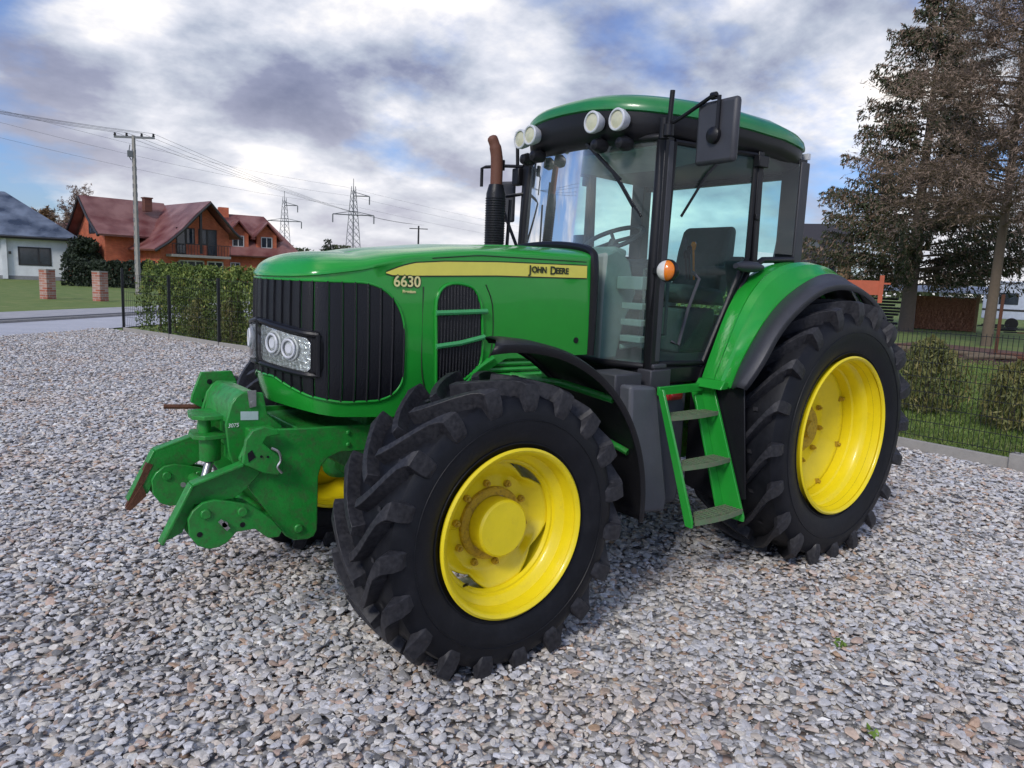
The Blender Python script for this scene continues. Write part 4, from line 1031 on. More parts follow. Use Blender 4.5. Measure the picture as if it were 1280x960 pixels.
def stone_mat():
    m, nt, out = new_mat('stone'); L = nt.links
    b = N(nt, 'ShaderNodeBsdfPrincipled')
    oi = N(nt, 'ShaderNodeObjectInfo'); r = ramp(nt, STONE); L.new(oi.outputs['Random'], r.inputs['Fac'])
    tc = N(nt, 'ShaderNodeTexCoord'); n = N(nt, 'ShaderNodeTexNoise'); n.inputs['Scale'].default_value = 3.5; n.inputs['Detail'].default_value = 6; n.inputs['Roughness'].default_value = .7
    ad = N(nt, 'ShaderNodeVectorMath', operation='ADD'); L.new(tc.outputs['Object'], ad.inputs[0]); L.new(oi.outputs['Location'], ad.inputs[1]); L.new(ad.outputs[0], n.inputs['Vector'])
    rr = ramp(nt, [(.3, .68), (.7, 1.2)]); L.new(n.outputs['Fac'], rr.inputs['Fac'])
    mx = N(nt, 'ShaderNodeMix', data_type='RGBA', blend_type='MULTIPLY'); mx.inputs['Factor'].default_value = 1; L.new(r.outputs['Color'], mx.inputs['A']); L.new(rr.outputs['Color'], mx.inputs['B'])
    # broad drifts of browner, dirtier stones
    n3 = N(nt, 'ShaderNodeTexNoise'); n3.inputs['Scale'].default_value = .9; n3.inputs['Detail'].default_value = 3; L.new(oi.outputs['Location'], n3.inputs['Vector'])
    r3 = ramp(nt, [(.5, 0.0), (.8, .4)]); L.new(n3.outputs['Fac'], r3.inputs['Fac'])
    m2 = N(nt, 'ShaderNodeMix', data_type='RGBA', blend_type='MULTIPLY'); m2.inputs['B'].default_value = (.95, .72, .55, 1); L.new(r3.outputs['Color'], m2.inputs['Factor']); L.new(mx.outputs['Result'], m2.inputs['A'])
    L.new(m2.outputs['Result'], b.inputs['Base Color'])
    b.inputs['Roughness'].default_value = .62
    L.new(b.outputs['BSDF'], out.inputs['Surface']); return m
M['stone'] = stone_mat()
protos = bpy.data.collections.new('stone_shapes')
for p in stone_protos(): protos.objects.link(p)
fdir = np.array([math.cos(-2.2305), math.sin(-2.2305)])
def in_view(x, y, margin):
    dx, dy = x - CAM[0], y - CAM[1]
    d = dx * fdir[0] + dy * fdir[1]; l = np.abs(dx * fdir[1] - dy * fdir[0])
    return (d > .9) & (l < d * .74 + margin), d
def fence_x(y): return np.where(y > -1.2, -4.16, -4.1 + (y + 1.2) * (-.3))
pts = []
def scatter(n, x0, x1, y0, y1, dmin, dmax, s0, s1, zj, mar=1.4):
    x = rng.uniform(x0, x1, n); y = rng.uniform(y0, y1, n)
    ok, d = in_view(x, y, mar); off = (x - P0.x) * NR.x + (y - P0.y) * NR.y
    ok &= (d >= dmin) & (d < dmax) & (x > fence_x(y) + .05) & (off < -.02)
    x, y = x[ok], y[ok]; s = s0 + (s1 - s0) * rng.beta(1.6, 3.2, len(x))
    zz = rng.uniform(-.006, zj, len(x)) + .006 * np.sin(x * 2.1 + 1.3 * np.sin(y * 1.7)) + .006 * np.sin(y * 2.7 + x)
    pts.append(np.stack([x, y, zz, s], 1))
def dens(n_per_m2, x0, x1, y0, y1): return int(n_per_m2 * (x1 - x0) * (y1 - y0))
scatter(dens(1350, -4.3, 6.5, -4, 3.6), -4.3, 6.5, -4, 3.6, .9, 5.2, .026, .088, .016)
scatter(dens(900, -4.3, 7, -8, 3.6), -4.3, 7, -8, 3.6, 5.2, 9.5, .03, .10, .016)
scatter(dens(420, -4.3, 8, -19.5, 2), -4.3, 8, -19.5, 2, 9.5, 27, .035, .105, .014)
scatter(dens(1000, -3, 6, -3, 3.4), -3, 6, -3, 3.4, .9, 4.4, .010, .026, .010)
# little heap pushed up in front of the tyres and under the linkage
for cx, cy0, rr, hh, n in ((3.35, .55, .42, .07, 900), (3.3, .95, .25, .05, 400), (.9, .9, .25, .04, 300), (3.05, .2, .4, .05, 500)):
    a = rng.normal(0, rr * .5, (n, 2)); z = hh * np.exp(-(a ** 2).sum(1) / (rr * .6) ** 2) * rng.uniform(.4, 1, n)
    pts.append(np.stack([cx + a[:, 0], cy0 + a[:, 1], z, rng.uniform(.025, .07, n)], 1))
pts = np.concatenate(pts); npts = len(pts); print('stones', npts)
me = bpy.data.meshes.new('gravel_stones'); me.vertices.add(npts); me.vertices.foreach_set('co', pts[:, :3].astype(np.float32).ravel())
def attr(me, nm, typ, arr, key='value'):
    a = me.attributes.new(nm, typ, 'POINT'); a.data.foreach_set(key, np.ascontiguousarray(arr).ravel())
attr(me, 'sz', 'FLOAT', pts[:, 3].astype(np.float32))
rot = np.stack([rng.normal(0, .2, npts), rng.normal(0, .2, npts), rng.uniform(0, 6.283, npts)], 1).astype(np.float32)
attr(me, 'rot', 'FLOAT_VECTOR', rot, 'vector'); attr(me, 'pick', 'INT', rng.integers(0, 18, npts).astype(np.int32))
go = bpy.data.objects.new('gravel_stones', me); COL.objects.link(go); go['kind'] = 'stuff'; go['label'] = 'coarse gray and brown crushed stone gravel covering the yard'; go['category'] = 'gravel'
ng = bpy.data.node_groups.new('scatter_stones', 'GeometryNodeTree')
ng.interface.new_socket('Geometry', in_out='INPUT', socket_type='NodeSocketGeometry'); ng.interface.new_socket('Geometry', in_out='OUTPUT', socket_type='NodeSocketGeometry')
gi = ng.nodes.new('NodeGroupInput'); gout = ng.nodes.new('NodeGroupOutput'); iop = ng.nodes.new('GeometryNodeInstanceOnPoints')
ci = ng.nodes.new('GeometryNodeCollectionInfo'); ci.inputs['Collection'].default_value = protos; ci.inputs['Separate Children'].default_value = True; ci.inputs['Reset Children'].default_value = True
def named(nm, typ):
    n = ng.nodes.new('GeometryNodeInputNamedAttribute'); n.data_type = typ; n.inputs['Name'].default_value = nm
    return [s for s in n.outputs if s.enabled and s.name == 'Attribute'][0]
ng.links.new(gi.outputs[0], iop.inputs['Points']); ng.links.new(ci.outputs[0], iop.inputs['Instance']); iop.inputs['Pick Instance'].default_value = True
ng.links.new(named('pick', 'INT'), iop.inputs['Instance Index'])
e2r = ng.nodes.new('FunctionNodeEulerToRotation'); ng.links.new(named('rot', 'FLOAT_VECTOR'), e2r.inputs[0]); ng.links.new(e2r.outputs[0], iop.inputs['Rotation'])
ng.links.new(named('sz', 'FLOAT'), iop.inputs['Scale']); ng.links.new(iop.outputs[0], gout.inputs[0])
md = go.modifiers.new('scatter', 'NODES'); md.node_group = ng

# ---- foliage helpers
def leaf_mesh(name, C, size, mat, parent=None, aspect=.45, shade=None, updir=None, spread=1.0, props=None):
    n = len(C); size = np.broadcast_to(np.asarray(size, float), (n,))
    d = rng.normal(0, 1, (n, 3))
    if updir is not None: d = d * spread + np.asarray(updir)
    d /= np.linalg.norm(d, axis=1, keepdims=True); q = rng.normal(0, 1, (n, 3)); w = np.cross(d, q); w /= np.linalg.norm(w, axis=1, keepdims=True)
    d = d * size[:, None]; w = w * size[:, None] * aspect
    V = np.stack([C - d * .5, C + w * .5, C + d * .5, C - w * .5], 1).reshape(-1, 3).astype(np.float32)
    me = bpy.data.meshes.new(name); me.vertices.add(4 * n); me.vertices.foreach_set('co', V.ravel())
    me.loops.add(4 * n); me.loops.foreach_set('vertex_index', np.arange(4 * n, dtype=np.int32)); me.polygons.add(n); me.polygons.foreach_set('loop_start', np.arange(0, 4 * n, 4, dtype=np.int32))
    me.update(calc_edges=True)
    if shade is None: shade = rng.uniform(0, 1, n)
    attr(me, 'shade', 'FLOAT', np.repeat(np.clip(shade, 0, 1), 4).astype(np.float32))
    return link(name, me, mat, parent, smooth=0, props=props)
def noise3(P, sc, seed=0):
    r = np.random.default_rng(seed); o = np.zeros(len(P))
    for k in range(6):
        d = r.normal(0, 1, 3) * sc * (1 + .5 * k); o += np.sin(P @ d + r.uniform(0, 6)) / (1 + .4 * k)
    return o / 3
def hedge(label, a, b, w, h, n, leaf, mat, name='hedge', cat='hedge', group=None, z0=0):
    root = empty(name, ((a[0] + b[0]) / 2, (a[1] + b[1]) / 2, z0), label, cat, group)
    A = np.array(a); B = np.array(b); L_ = np.linalg.norm(B - A); t = (B - A) / L_; nn = np.array([-t[1], t[0]])
    u = rng.uniform(0, L_, n); face = rng.uniform(0, 1, n)
    c = rng.uniform(-1, 1, n); z = rng.uniform(0.0, 1, n) ** .9
    top = h * (1 + .07 * np.sin(u * 5.1 + 1) + .06 * np.sin(u * 11.3) + .03 * np.sin(u * 23))
    side = np.sign(c) * (1 - (1 - np.abs(c)) ** 1.2 * .5)
    bul = 1 + .12 * np.sin(u * 5.1) + .1 * np.sin(u * 9.7 + z * 4)
    fr = np.where(face < .25, np.sqrt(rng.uniform(0, 1, n)) * np.sign(c), side) 
    zz = np.where(face < .25, top * rng.uniform(.92, 1.03, n), z * top)
    rnd_ = 1 - .35 * np.clip(zz / h - .75, 0, 1) / .25
    X = A[None] + t[None] * u[:, None] + nn[None] * (fr * w / 2 * bul * rnd_)[:, None]
    C = np.stack([X[:, 0] - root.location.x, X[:, 1] - root.location.y, zz], 1)
    sh = .45 + .28 * noise3(C, 2.2, 3) + rng.normal(0, .17, n) + .12 * (zz / h - .5)
    leaf_mesh('foliage', C, leaf * rng.uniform(.6, 1.3, n), mat, root, aspect=.5, shade=sh, updir=(0, 0, .9))
    st = MB()
    for i in range(int(L_ / .7) + 1):
        x = min(L_, .3 + i * .7); p = A + t * x - np.array(root.location[:2]); st.tube([(p[0], p[1], 0), (p[0] + .03, p[1], h * .85)], [.035, .012], 6)
    st.build('stem', 'bark_spruce', root)
    return root
# ---- fences
def fence(label, P, hgt, wires, z0=0, posts=None, kerb=True, skirt=.0, group='mesh fences round the yard'):
    root = empty('mesh_fence', (P[0][0], P[0][1], 0), label, 'fence', group)
    ox, oy = P[0]
    for i, (x, y) in enumerate(P):
        if posts and not posts[i]: continue
        m = MB(); m.box((x - ox - .03, y - oy - .03, z0 - .3), (x - ox + .03, y - oy + .03, hgt[i] + .03)); m.build('post', 'fencemetal', root, smooth=0)
    for i, ((x0, y0), (x1, y1)) in enumerate(zip(P, P[1:])):
        m = MB(); L_ = math.dist((x0, y0), (x1, y1)); n = int(L_ / .05) if wires > 1 else int(L_ / .1)
        h = min(hgt[i], hgt[i + 1]); r = .0052
        for k in range(n + 1):
            t = k / n; x = lerp(x0, x1, t) - ox; y = lerp(y0, y1, t) - oy; m.box((x - r / 2, y - r / 2, .13), (x + r / 2, y + r / 2, h))
        for k in range(8 if wires > 1 else 7):
            z = lerp(.16, h - .03, k / (7 if wires > 1 else 6)); m.bar((x0 - ox, y0 - oy, z), (x1 - ox, y1 - oy, z), r * 1.3, r * 1.3)
        m.build('mesh_panel', 'fencemetal', root, smooth=0)
    if kerb:
        for i, ((x0, y0), (x1, y1)) in enumerate(zip(P, P[1:])):
            m = MB(); m.bar((x0 - ox, y0 - oy, .035), (x1 - ox, y1 - oy, .035), .06, .13 if wires > 1 else .12); m.build('base_board', 'concrete', root, smooth=0, bevel=.006)
    return root
fp = [(.93, -18.0), (.30, -15.75), (-.22, -13.45), (-.95, -11.05), (-1.65, -8.65), (-2.35, -6.25), (-3.05, -3.85), (-3.75, -1.45)]
fence('low black mesh fence with steel posts in front of the clipped hedge', fp, [1.62] + [1.5] * 7, 1)
m = MB(); m.box((-.06, -.06, 0), (.06, .06, .12)); 
fr_ = fence('black welded mesh fence on concrete boards behind the rear wheel', [(-4.22, -1.35), (-4.22, .93)], [1.38, 1.38], 2, posts=[1, 0])
m = MB(); m.box((-.09, 2.2, -.05), (.07, 2.36, .16)); m.build('base_block', 'concrete', fr_, bevel=.01)
m = MB(); m.box((-.035, 2.42, -.2), (.035, 2.49, 1.42)); m.build('post', 'fencemetal', fr_, smooth=0)
fence('black welded mesh fence panel beyond the corner post', [(-4.22, 1.2), (-4.22, 3.6)], [1.38, 1.38], 2, posts=[0, 1])
# ---- hedges and shrubs
hedge('long clipped green thuja hedge behind the low black fence', (.15, -18.1), (-4.6, -3.0), 1.0, 1.62, 60000, .085, 'thuja')
hedge('row of dark thujas in front of the brick house', (-2.6, -61.8), (-9.5, -56.5), 1.2, 1.8, 9000, .28, 'darkleaf')
def shrub(label, x, y, w, h, n, leaf, mat, group=None, seed=0):
    root = empty('thuja_shrub', (x, y, -.04), label, 'shrub', group)
    r = np.random.default_rng(seed); z = r.uniform(0.03, 1, n) ** .85; a = r.uniform(0, 2 * PI, n)
    prof = w / 2 * (np.sin(np.clip(z * 1.02, 0, 1) * PI) ** .55 * .7 + .35 * (1 - z)) * (1 + .3 * np.sin(a * 3 + z * 5) + .25 * np.sin(a * 7 + z * 9) + .2 * np.sin(a * 13))
    rr = prof * r.uniform(.25, 1, n) ** .6
    C = np.stack([rr * np.cos(a), rr * np.sin(a), z * h], 1); sh = .45 + .25 * noise3(C, 5, seed) + r.normal(0, .18, n)
    leaf_mesh('foliage', C, leaf * r.uniform(.6, 1.6, n), mat, root, aspect=.22, shade=sh, updir=(0, 0, 1.8))
    st = MB(); st.tube([(0, 0, -.02), (.02, .01, h * .5), (0, 0, h * .85)], [.03, .02, .006], 6)
    for k in range(12):
        aa = r.uniform(0, 6.28); zz = r.uniform(.1, .7) * h; st.tube([(0, 0, zz), (w * .3 * math.cos(aa), w * .3 * math.sin(aa), zz + .25 * h * .6)], [.01, .003], 4)
    st.build('stem', 'bark_spruce', root); return root
shrub('loose brownish young thuja behind the mesh fence next to the rear tyre', -7.35, -1.35, 1.1, 1.18, 5200, .085, 'thuja_y', seed=3)
shrub('dark young thuja behind the mesh fence at the right edge', -6.95, -.05, .9, .95, 4600, .08, 'thuja_y', seed=4)
shrub('small pale thuja hidden partly by the rear tyre', -8.1, -2.7, .8, 1.0, 3000, .08, 'thuja_y', seed=5)
for i, y in enumerate((-15.3, -14.0, -12.8, -11.6, -10.4, -9.2)):
    x = .28 + (y + 15.75) * -.30 - .42
    shrub(['pale young thuja at the foot of the hedge, nearest the road', 'second young thuja from the road at the foot of the hedge', 'third young thuja from the road at the foot of the hedge', 'fourth young thuja from the road at the foot of the hedge', 'fifth young thuja from the road at the foot of the hedge', 'young thuja at the foot of the hedge farthest from the road'][i],
          x, y, .75, 1.05 + .12 * math.sin(i * 2.3), 2600, .07, 'thuja_y', 'young thujas along the fence', seed=20 + i)
# weeds between the stones
for i, (x, y) in enumerate(((1.15, 1.9), (2.2, 2.9), (1.75, 2.35))):
    C = rng.normal(0, .014, (14, 3)); C[:, 2] = np.abs(C[:, 2]) + .015
    o = leaf_mesh('weed', C, .035, 'weed', None, aspect=.6, updir=(0, 0, .5)); o.location = (x, y, 0)
    tag(o, 'tiny green weed sprouting between the gravel stones', 'weed', 'weeds in the gravel')
# lawn blades beyond the right fence
n = 90000; x = -4.35 - rng.beta(1, 1.6, n) * 15; y = rng.uniform(-9, 4, n); ok, d = in_view(x, y, 1); x, y = x[ok], y[ok]
C = np.stack([x, y, np.full(len(x), -.02)], 1)
sh = .5 + .3 * noise3(C, .8, 2) + rng.normal(0, .2, len(C))
M['blade'] = foliage('grass_blade', [(0, (.05, .09, .015)), (.5, (.12, .19, .03)), (1, (.26, .28, .08))])
o = leaf_mesh('lawn_grass', C, .085, 'blade', None, aspect=.22, shade=sh, updir=(0, 0, 2)); tag(o, 'short green grass of the lawn behind the mesh fence', 'grass', kind='stuff')

# ---- trees
def limb(mb, p, d, L_, r0, r1, droop, seg=5, n=5, wob=.08, R=rnd):
    pts = [Vector(p)]; d = Vector(d).normalized()
    for i in range(n):
        d = (d + Vector((R.uniform(-wob, wob), R.uniform(-wob, wob), R.uniform(-wob, wob) + droop / n))).normalized()
        pts.append(pts[-1] + d * (L_ / n))
    mb.tube(pts, [lerp(r0, r1, i / n) for i in range(n + 1)], seg, caps=False); return pts
def conifer(label, x, y, H, W, r0, mat, nleaf, leaf, bark, lower=.06, cone=True, seed=1, name='spruce_tree', group=None, z0=-.05, density=1.0, lean=0):
    R = random.Random(seed); root = empty(name, (x, y, z0), label, 'tree', group)
    tr = MB(); top = (lean, 0, H); tr.tube([(0, 0, -.2), (lean * .2, .0, H * .3), (lean * .6, .02, H * .7), top], [r0 * 1.25, r0 * .85, r0 * .4, .02], 12)
    br = MB(); C = []; D = []; S = []
    nl = int(H * 2.3)
    for i in range(nl):
        t = lerp(lower, .985, (i + R.random() * .6) / nl); z = H * t
        Lb = W * (1 - t) ** .72 * R.uniform(.75, 1.1) + .25
        if t < .2: Lb *= lerp(.8, 1, t / .2)
        for k in range(R.choice((6, 7, 8, 8))):
            a = R.uniform(0, 2 * PI); L2 = Lb * R.uniform(.6, 1.12)
            pts = limb(br, (lean * t, 0, z), (math.cos(a), math.sin(a), R.uniform(-.12, .25)), L2, .035 * (1 - t) + .012, .006, R.uniform(-.05, .35), 4, 6, R=R)
            for j in range(int(L2 * 30 * density)):
                f = R.uniform(.12, 1) ** .7 * 5.999; q = int(f); p = pts[q].lerp(pts[q + 1], f - q)
                hang = R.uniform(0, 1.0) ** 1.4 * .95 * (1 - .4 * t)
                side = R.gauss(0, .16 * (1.2 - f / 6))
                C.append((p.x - math.sin(a) * side, p.y + math.cos(a) * side, p.z - hang * .8 + .05)); D.append((math.cos(a) * .4, math.sin(a) * .4, -1.0 + R.random() * .7))
                S.append(R.gauss(.36, .15) + (.3 if (cone and R.random() < (.36 if t > .3 else .2)) else 0))
    C = np.array(C); 
    tr.build('trunk', bark, root); br.build('branches', bark, root, smooth=0)
    leaf_mesh('crown', C, leaf * rng.uniform(.5, 1.4, len(C)), mat, root, aspect=.3, shade=np.array(S) + .06 * noise3(C, .8, seed), updir=np.array(D) * 1.2, spread=.6)
    return root
def bare_tree(label, x, y, H, W, r0, bark, seed=2, nb=70, name='bare_tree', lower=.2, up=.5, twn=9, twig_mat='larch', group=None, tw=.35, z0=-.05, fork=False):
    R = random.Random(seed); root = empty(name, (x, y, z0), label, 'tree', group)
    tr = MB(); ln = R.uniform(-.02, .02) * H
    tr.tube([(0, 0, -.2), (ln * .3, .05, H * .3), (ln * .7, -.05, H * .65), (ln, 0, H)], [r0 * 1.3, r0 * .9, r0 * .5, .02], 12)
    br = MB(); C = []; D = []
    for i in range(nb):
        t = lerp(lower, .97, (i + R.random()) / nb); a = R.uniform(0, 2 * PI)
        L2 = W * (1 - t) ** .55 * R.uniform(.5, 1.15) + .3; d = (math.cos(a), math.sin(a), up * R.uniform(.4, 1.2))
        pts = limb(br, (ln * t, 0, H * t), d, L2, .045 * (1.1 - t) + .01, .008, R.uniform(-.3, .3), 4, 6, .14, R)
        for j in range(int(twn * L2)):
            f = R.uniform(.15, 1) * 5.999; q = int(f); p = pts[q].lerp(pts[q + 1], f - q)
            dd = Vector((math.cos(a) + R.gauss(0, .6), math.sin(a) + R.gauss(0, .6), R.gauss(.1 * up, .5)))
            tp_ = limb(br, p, dd, R.uniform(.25, .9) * W / 4, .008, .003, R.uniform(-.4, .2), 3, 3, .2, R)
            for q2 in tp_[1:]:
                for _ in range(4): C.append((q2.x + R.gauss(0, .06), q2.y + R.gauss(0, .06), q2.z + R.gauss(0, .06))); D.append((dd.x, dd.y, dd.z))
    tr.build('trunk', bark, root); br.build('branches', bark, root, smooth=0)
    leaf_mesh('crown', np.array(C), tw * rng.uniform(.4, 1.2, len(C)), twig_mat, root, aspect=.16, updir=np.array(D), spread=1.3)
    return root
conifer('tall brown and green spruce heavy with cones behind the rear fender', -33.72, -13.56, 17.0, 6.4, .3, 'spruce', 0, .22, 'bark_spruce', seed=5, density=3.3, lower=.13)
bare_tree('tall bare larch with a straight pale trunk at the right edge', -26.88, -7.47, 18.5, 5.6, .16, 'bark_larch', seed=8, nb=210, name='larch_tree', lower=.24, up=.25, twn=13, tw=.2)
conifer('dark green spruce behind the larch at the right edge of the lawn', -59, -12.0, 13, 4.2, .25, 'spruce', 0, .4, 'bark_spruce', seed=9, cone=False, density=.8)
for i, (x, y, H, lb) in enumerate(((-.5, -128, 10, 'leftmost autumn brown tree above the white house roof'), (-6.5, -125, 9.0, 'autumn brown tree over the ridge end of the white house'), (-11, -121, 8.0, 'low autumn brown tree between the white house and the brick house'), (5.5, -131, 11, 'autumn brown tree at the left edge of the picture'))):
    bare_tree(lb, x, y, H, 4.5, .2, 'bare', seed=30 + i, nb=60, up=.9, twn=6, twig_mat='autumn', tw=1.0, group='autumn trees behind the houses')
bare_tree('pale leafless tree left of the brick house', -7.0, -88.7, 9.6, 4.2, .16, 'bare', seed=40, nb=55, up=1.1, twn=5, tw=.4)
def bushy(label, x, y, w, h, n, leaf, mat, name='bush', cat='bush', group=None, seed=0):
    root = empty(name, (x, y, -.05), label, cat, group); r = np.random.default_rng(seed)
    K = 9; cc = r.uniform(-1, 1, (K, 2)) * w * .32; hh = r.uniform(.45, .8, K) * h; rad_ = r.uniform(.22, .38, K) * w
    k = r.integers(0, K, n); v = r.normal(0, 1, (n, 3)); v /= np.linalg.norm(v, axis=1, keepdims=True); rr = rad_[k] * r.uniform(.5, 1.05, n)
    C = np.stack([cc[k, 0] + v[:, 0] * rr, cc[k, 1] + v[:, 1] * rr, hh[k] + v[:, 2] * rr * .8], 1); C[:, 2] = np.clip(C[:, 2], .05, h * 1.05)
    leaf_mesh('crown', C, leaf * r.uniform(.5, 1.3, n), mat, root, shade=.4 + .25 * v[:, 0] * 0 + .3 * noise3(C, 1.2, seed) + r.normal(0, .15, n))
    st = MB(); st.tube([(0, 0, -.1), (.05, 0, h * .6)], [.15, .06], 8)
    for q in range(5): st.tube([(0, 0, h * .3), (cc[q, 0], cc[q, 1], hh[q])], [.07, .02], 5)
    st.build('trunk', 'bare', root); return root
bushy('green and brown bushes to the right of the brick houses', -33.07, -93.79, 6.5, 5.2, 5000, .5, 'mixed', seed=51)
bushy('low mixed bush behind the front end of the tractor hood', -38.2, -90, 7, 5.2, 5000, .5, 'mixed', seed=52)
bushy('dark bush between the white bungalow and the brick house', -5.6, -76.0, 2.6, 4.6, 5000, .35, 'darkleaf', seed=53)
conifer('small dark conifer right of the brick houses', -24.18, -62.72, 4.95, 1.9, .12, 'darkleaf', 0, .3, 'bark_spruce', seed=15, cone=False, density=1.0)
# a low belt of distant woodland on the horizon
n = 52000; a = rng.uniform(-PI, PI, n); a2 = a; rr = rng.uniform(300, 345, n); hmax = 6.5 + 2.5 * np.sin(a * 9) + 2.0 * np.sin(a * 31 + 1) + 1.2 * np.sin(a * 83)
C = np.stack([rr * np.cos(a), rr * np.sin(a), rng.uniform(0, 1, n) ** .8 * hmax], 1)
o = leaf_mesh('distant_woods', C, 2.2 * rng.uniform(.5, 1.3, n), 'mixed', None, aspect=.7, shade=.25 + .3 * noise3(C, .03, 6) + rng.normal(0, .15, n)); tag(o, 'low belt of distant woodland along the horizon', 'woods', kind='stuff')

# ---- buildings; local frame: a = right along the front, b = away from the camera
def house_frame(x, y, rot, name, label):
    r = empty(name, (x, y, 0), label, 'house', None, rz=rot); return r
YAW = -2.2305
def bearing(x, y): return math.atan2(y - CAM[1], x - CAM[0])
def wall_open(mb_frame, mb_glass, a0, a1, z0, z1, b, fr=.07, bars=(), dep=.05):
    mb_glass.box((a0, b - dep * .4, z0), (a1, b - .002, z1))
    for (p, q) in (((a0, z0), (a1, z0)), ((a0, z1), (a1, z1)), ((a0, z0), (a0, z1)), ((a1, z0), (a1, z1))):
        mb_frame.box((min(p[0], q[0]) - fr / 2, b - dep, min(p[1], q[1]) - fr / 2), (max(p[0], q[0]) + fr / 2, b - .003, max(p[1], q[1]) + fr / 2))
    for t in bars: x = lerp(a0, a1, t); mb_frame.box((x - fr / 2, b - dep * 1.05, z0), (x + fr / 2, b - .004, z1))
def window(root, a0, a1, z0, z1, b, fr=.08, bars=(), frame='winframe', side=False, xplane=None):
    f = MB(); gl = MB(); wall_open(f, gl, a0, a1, z0, z1, 0 if side else b, fr, bars)
    if side:   # on the left wall: swap axes, plane at a = xplane
        f.v = [(xplane + v[1], v[0], v[2]) for v in f.v]; gl.v = [(xplane + v[1], v[0], v[2]) for v in gl.v]
    o = f.build('window', frame, root, smooth=0); gl.build('pane', 'housewin', o, smooth=0)
# white bungalow; its right front corner stands at the origin, the front runs to the left (-a)
th = bearing(-4.65, -77.87) - PI / 2
WH = house_frame(-4.65, -77.87, th, 'white_house', 'white bungalow with a dark blue gray tiled hip roof at the left edge')
m = MB(); m.box((-16, 0, 0), (0, 11, 3.75)); m.box((-1.75 - 3.4, -.35, 0), (-1.35 - 3.4, .0, 3.75)); m.build('wall', 'render', WH, smooth=0)
m = MB(); m.box((-16.02, -.03, -.05), (.03, 11.03, .3)); m.build('plinth', 'plinth', WH, smooth=0)
m = MB(); e = .75; r = [(-16 - e, -e, 3.85), (e + .3, -e, 3.85), (e + .3, 11 + e, 3.85), (-16 - e, 11 + e, 3.85), (-11, 5.5, 8.1), (-5.0, 5.5, 8.1)]
m.add(r, [(0, 1, 5, 4), (1, 2, 5), (2, 3, 4, 5), (3, 0, 4)]); m.build('roof', 'blueroof', WH, smooth=0, solid=-.12, recalc=False)
m = MB(); m.box((-16 - e, -e, 3.66), (e + .3, 11 + e, 3.80)); m.tube([(-16 - e, -e - .06, 3.82), (e + .3, -e - .06, 3.82)], .075, 8); m.build('gutter', 'darkframe', WH, smooth=0)
m = MB()
for q in range(7): m.bar((-12.5 + 1.55 * q, -.62, 3.98), (-11 + 1.0 * q, 4.9, 7.75), .05, .06)
m.build('roof_ridge_bars', 'darkframe', WH, smooth=0)
window(WH, -4.0 + .15, -1.4, 1.35, 2.9, 0, .14, (.62,), 'darkframe'); window(WH, -12.5, -10.4, 1.2, 2.6, 0, .14, (.5,), 'darkframe')
m = MB(); m.box((-4.62, -.42, 2.25), (-4.4, -.36, 2.5)); m.build('wall_lamp', 'darkframe', WH)

# brick house, turned so that its left side shows
cx, cyy = -11.16, -70.29; th = bearing(cx, cyy) - PI / 2 + rad(22)
BH = house_frame(cx, cyy, th, 'brick_house', 'large orange brick house with dark red roof, chimney and a balcony gable')
W_, D_, ZE, ZR = 6.6, 12.5, 3.9, 7.6
m = MB(); m.box((0, 0, 0), (W_, D_, 3.7)); m.prism([(0, 3.69), (W_, 3.69), (W_, 5.0), (5.6, 5.9), (4.2, 7.5), (2.9, 6.3), (1.6, 4.9)], 'y', .0, D_)
m.box((-3.0, 5.0, 0), (0, D_, 4.4)); m.prism([(5.0, 4.39), (D_, 4.39), (11, 5.7), (8.75, 7.65), (6.5, 5.7)], 'x', -3.0, 0)
m.build('wall', 'brick', BH, smooth=0)
def slab(poly, name='roof', mat='redroof', t=.16, parent=BH):
    m = MB(); m.add(poly, [tuple(range(len(poly)))]); return m.build(name, mat, parent, smooth=0, solid=t, recalc=False)
def rk(a, z): return (a, z)
rf = MB()
# curved front gable roof: profile swept along b
prof = [(-1.0, 3.15), (0.2, 3.95), (1.6, 5.2), (2.9, 6.6), (4.2, 7.85), (5.5, 6.4), (6.5, 5.3), (7.3, 4.65)]
rf.grid([[(a, b, z) for a, z in prof] for b in (-1.3, 4.0, D_ + .5)])
# cross wing with its gable to the left
rf.grid([[(a, 3.9, 4.35), (a, 6.5, 6.0), (a, 8.75, 8.0), (a, 11, 6.0), (a, D_ + .9, 4.3)] for a in (-3.9, 0, 4.0)])
rf.build('roof', 'redroof', BH, smooth=0, solid=.2, recalc=False)
m = MB(); m.tube([(a, -1.34, z - .1) for a, z in prof], .13, 6); m.tube([(-3.94, b, z - .1) for b, z in ((3.9, 4.35), (6.5, 6.0), (8.75, 8.0), (11, 6.0), (D_ + .9, 4.3))], .13, 6)
m.bar((3.3, -1.1, 3.0), (3.3, -1.1, 6.9), .2, .2); m.bar((1.4, -1.1, 5.0), (W_ - 1.4, -1.1, 5.0), .14, .14) if False else None
m.build('bargeboard', 'darkframe', BH, smooth=0)
m = MB(); m.box((1.3, 6.6, 7.0), (2.0, 7.3, 8.25)); m.box((1.22, 6.52, 8.25), (2.08, 7.38, 8.36)); m.build('chimney', M['brickdark'], BH, smooth=0)
m = MB(); m.box((.5, -1.35, 2.62), (6.1, 0, 2.85)); m.build('balcony', 'concrete', BH, smooth=0)
m = MB()
for q in range(20): a = .55 + q * .29; m.bar((a, -1.3, 2.85), (a, -1.3, 3.8), .03, .03)
m.bar((.5, -1.3, 3.82), (6.1, -1.3, 3.82), .06, .06); m.build('balcony_railing', 'darkframe', BH, smooth=0)
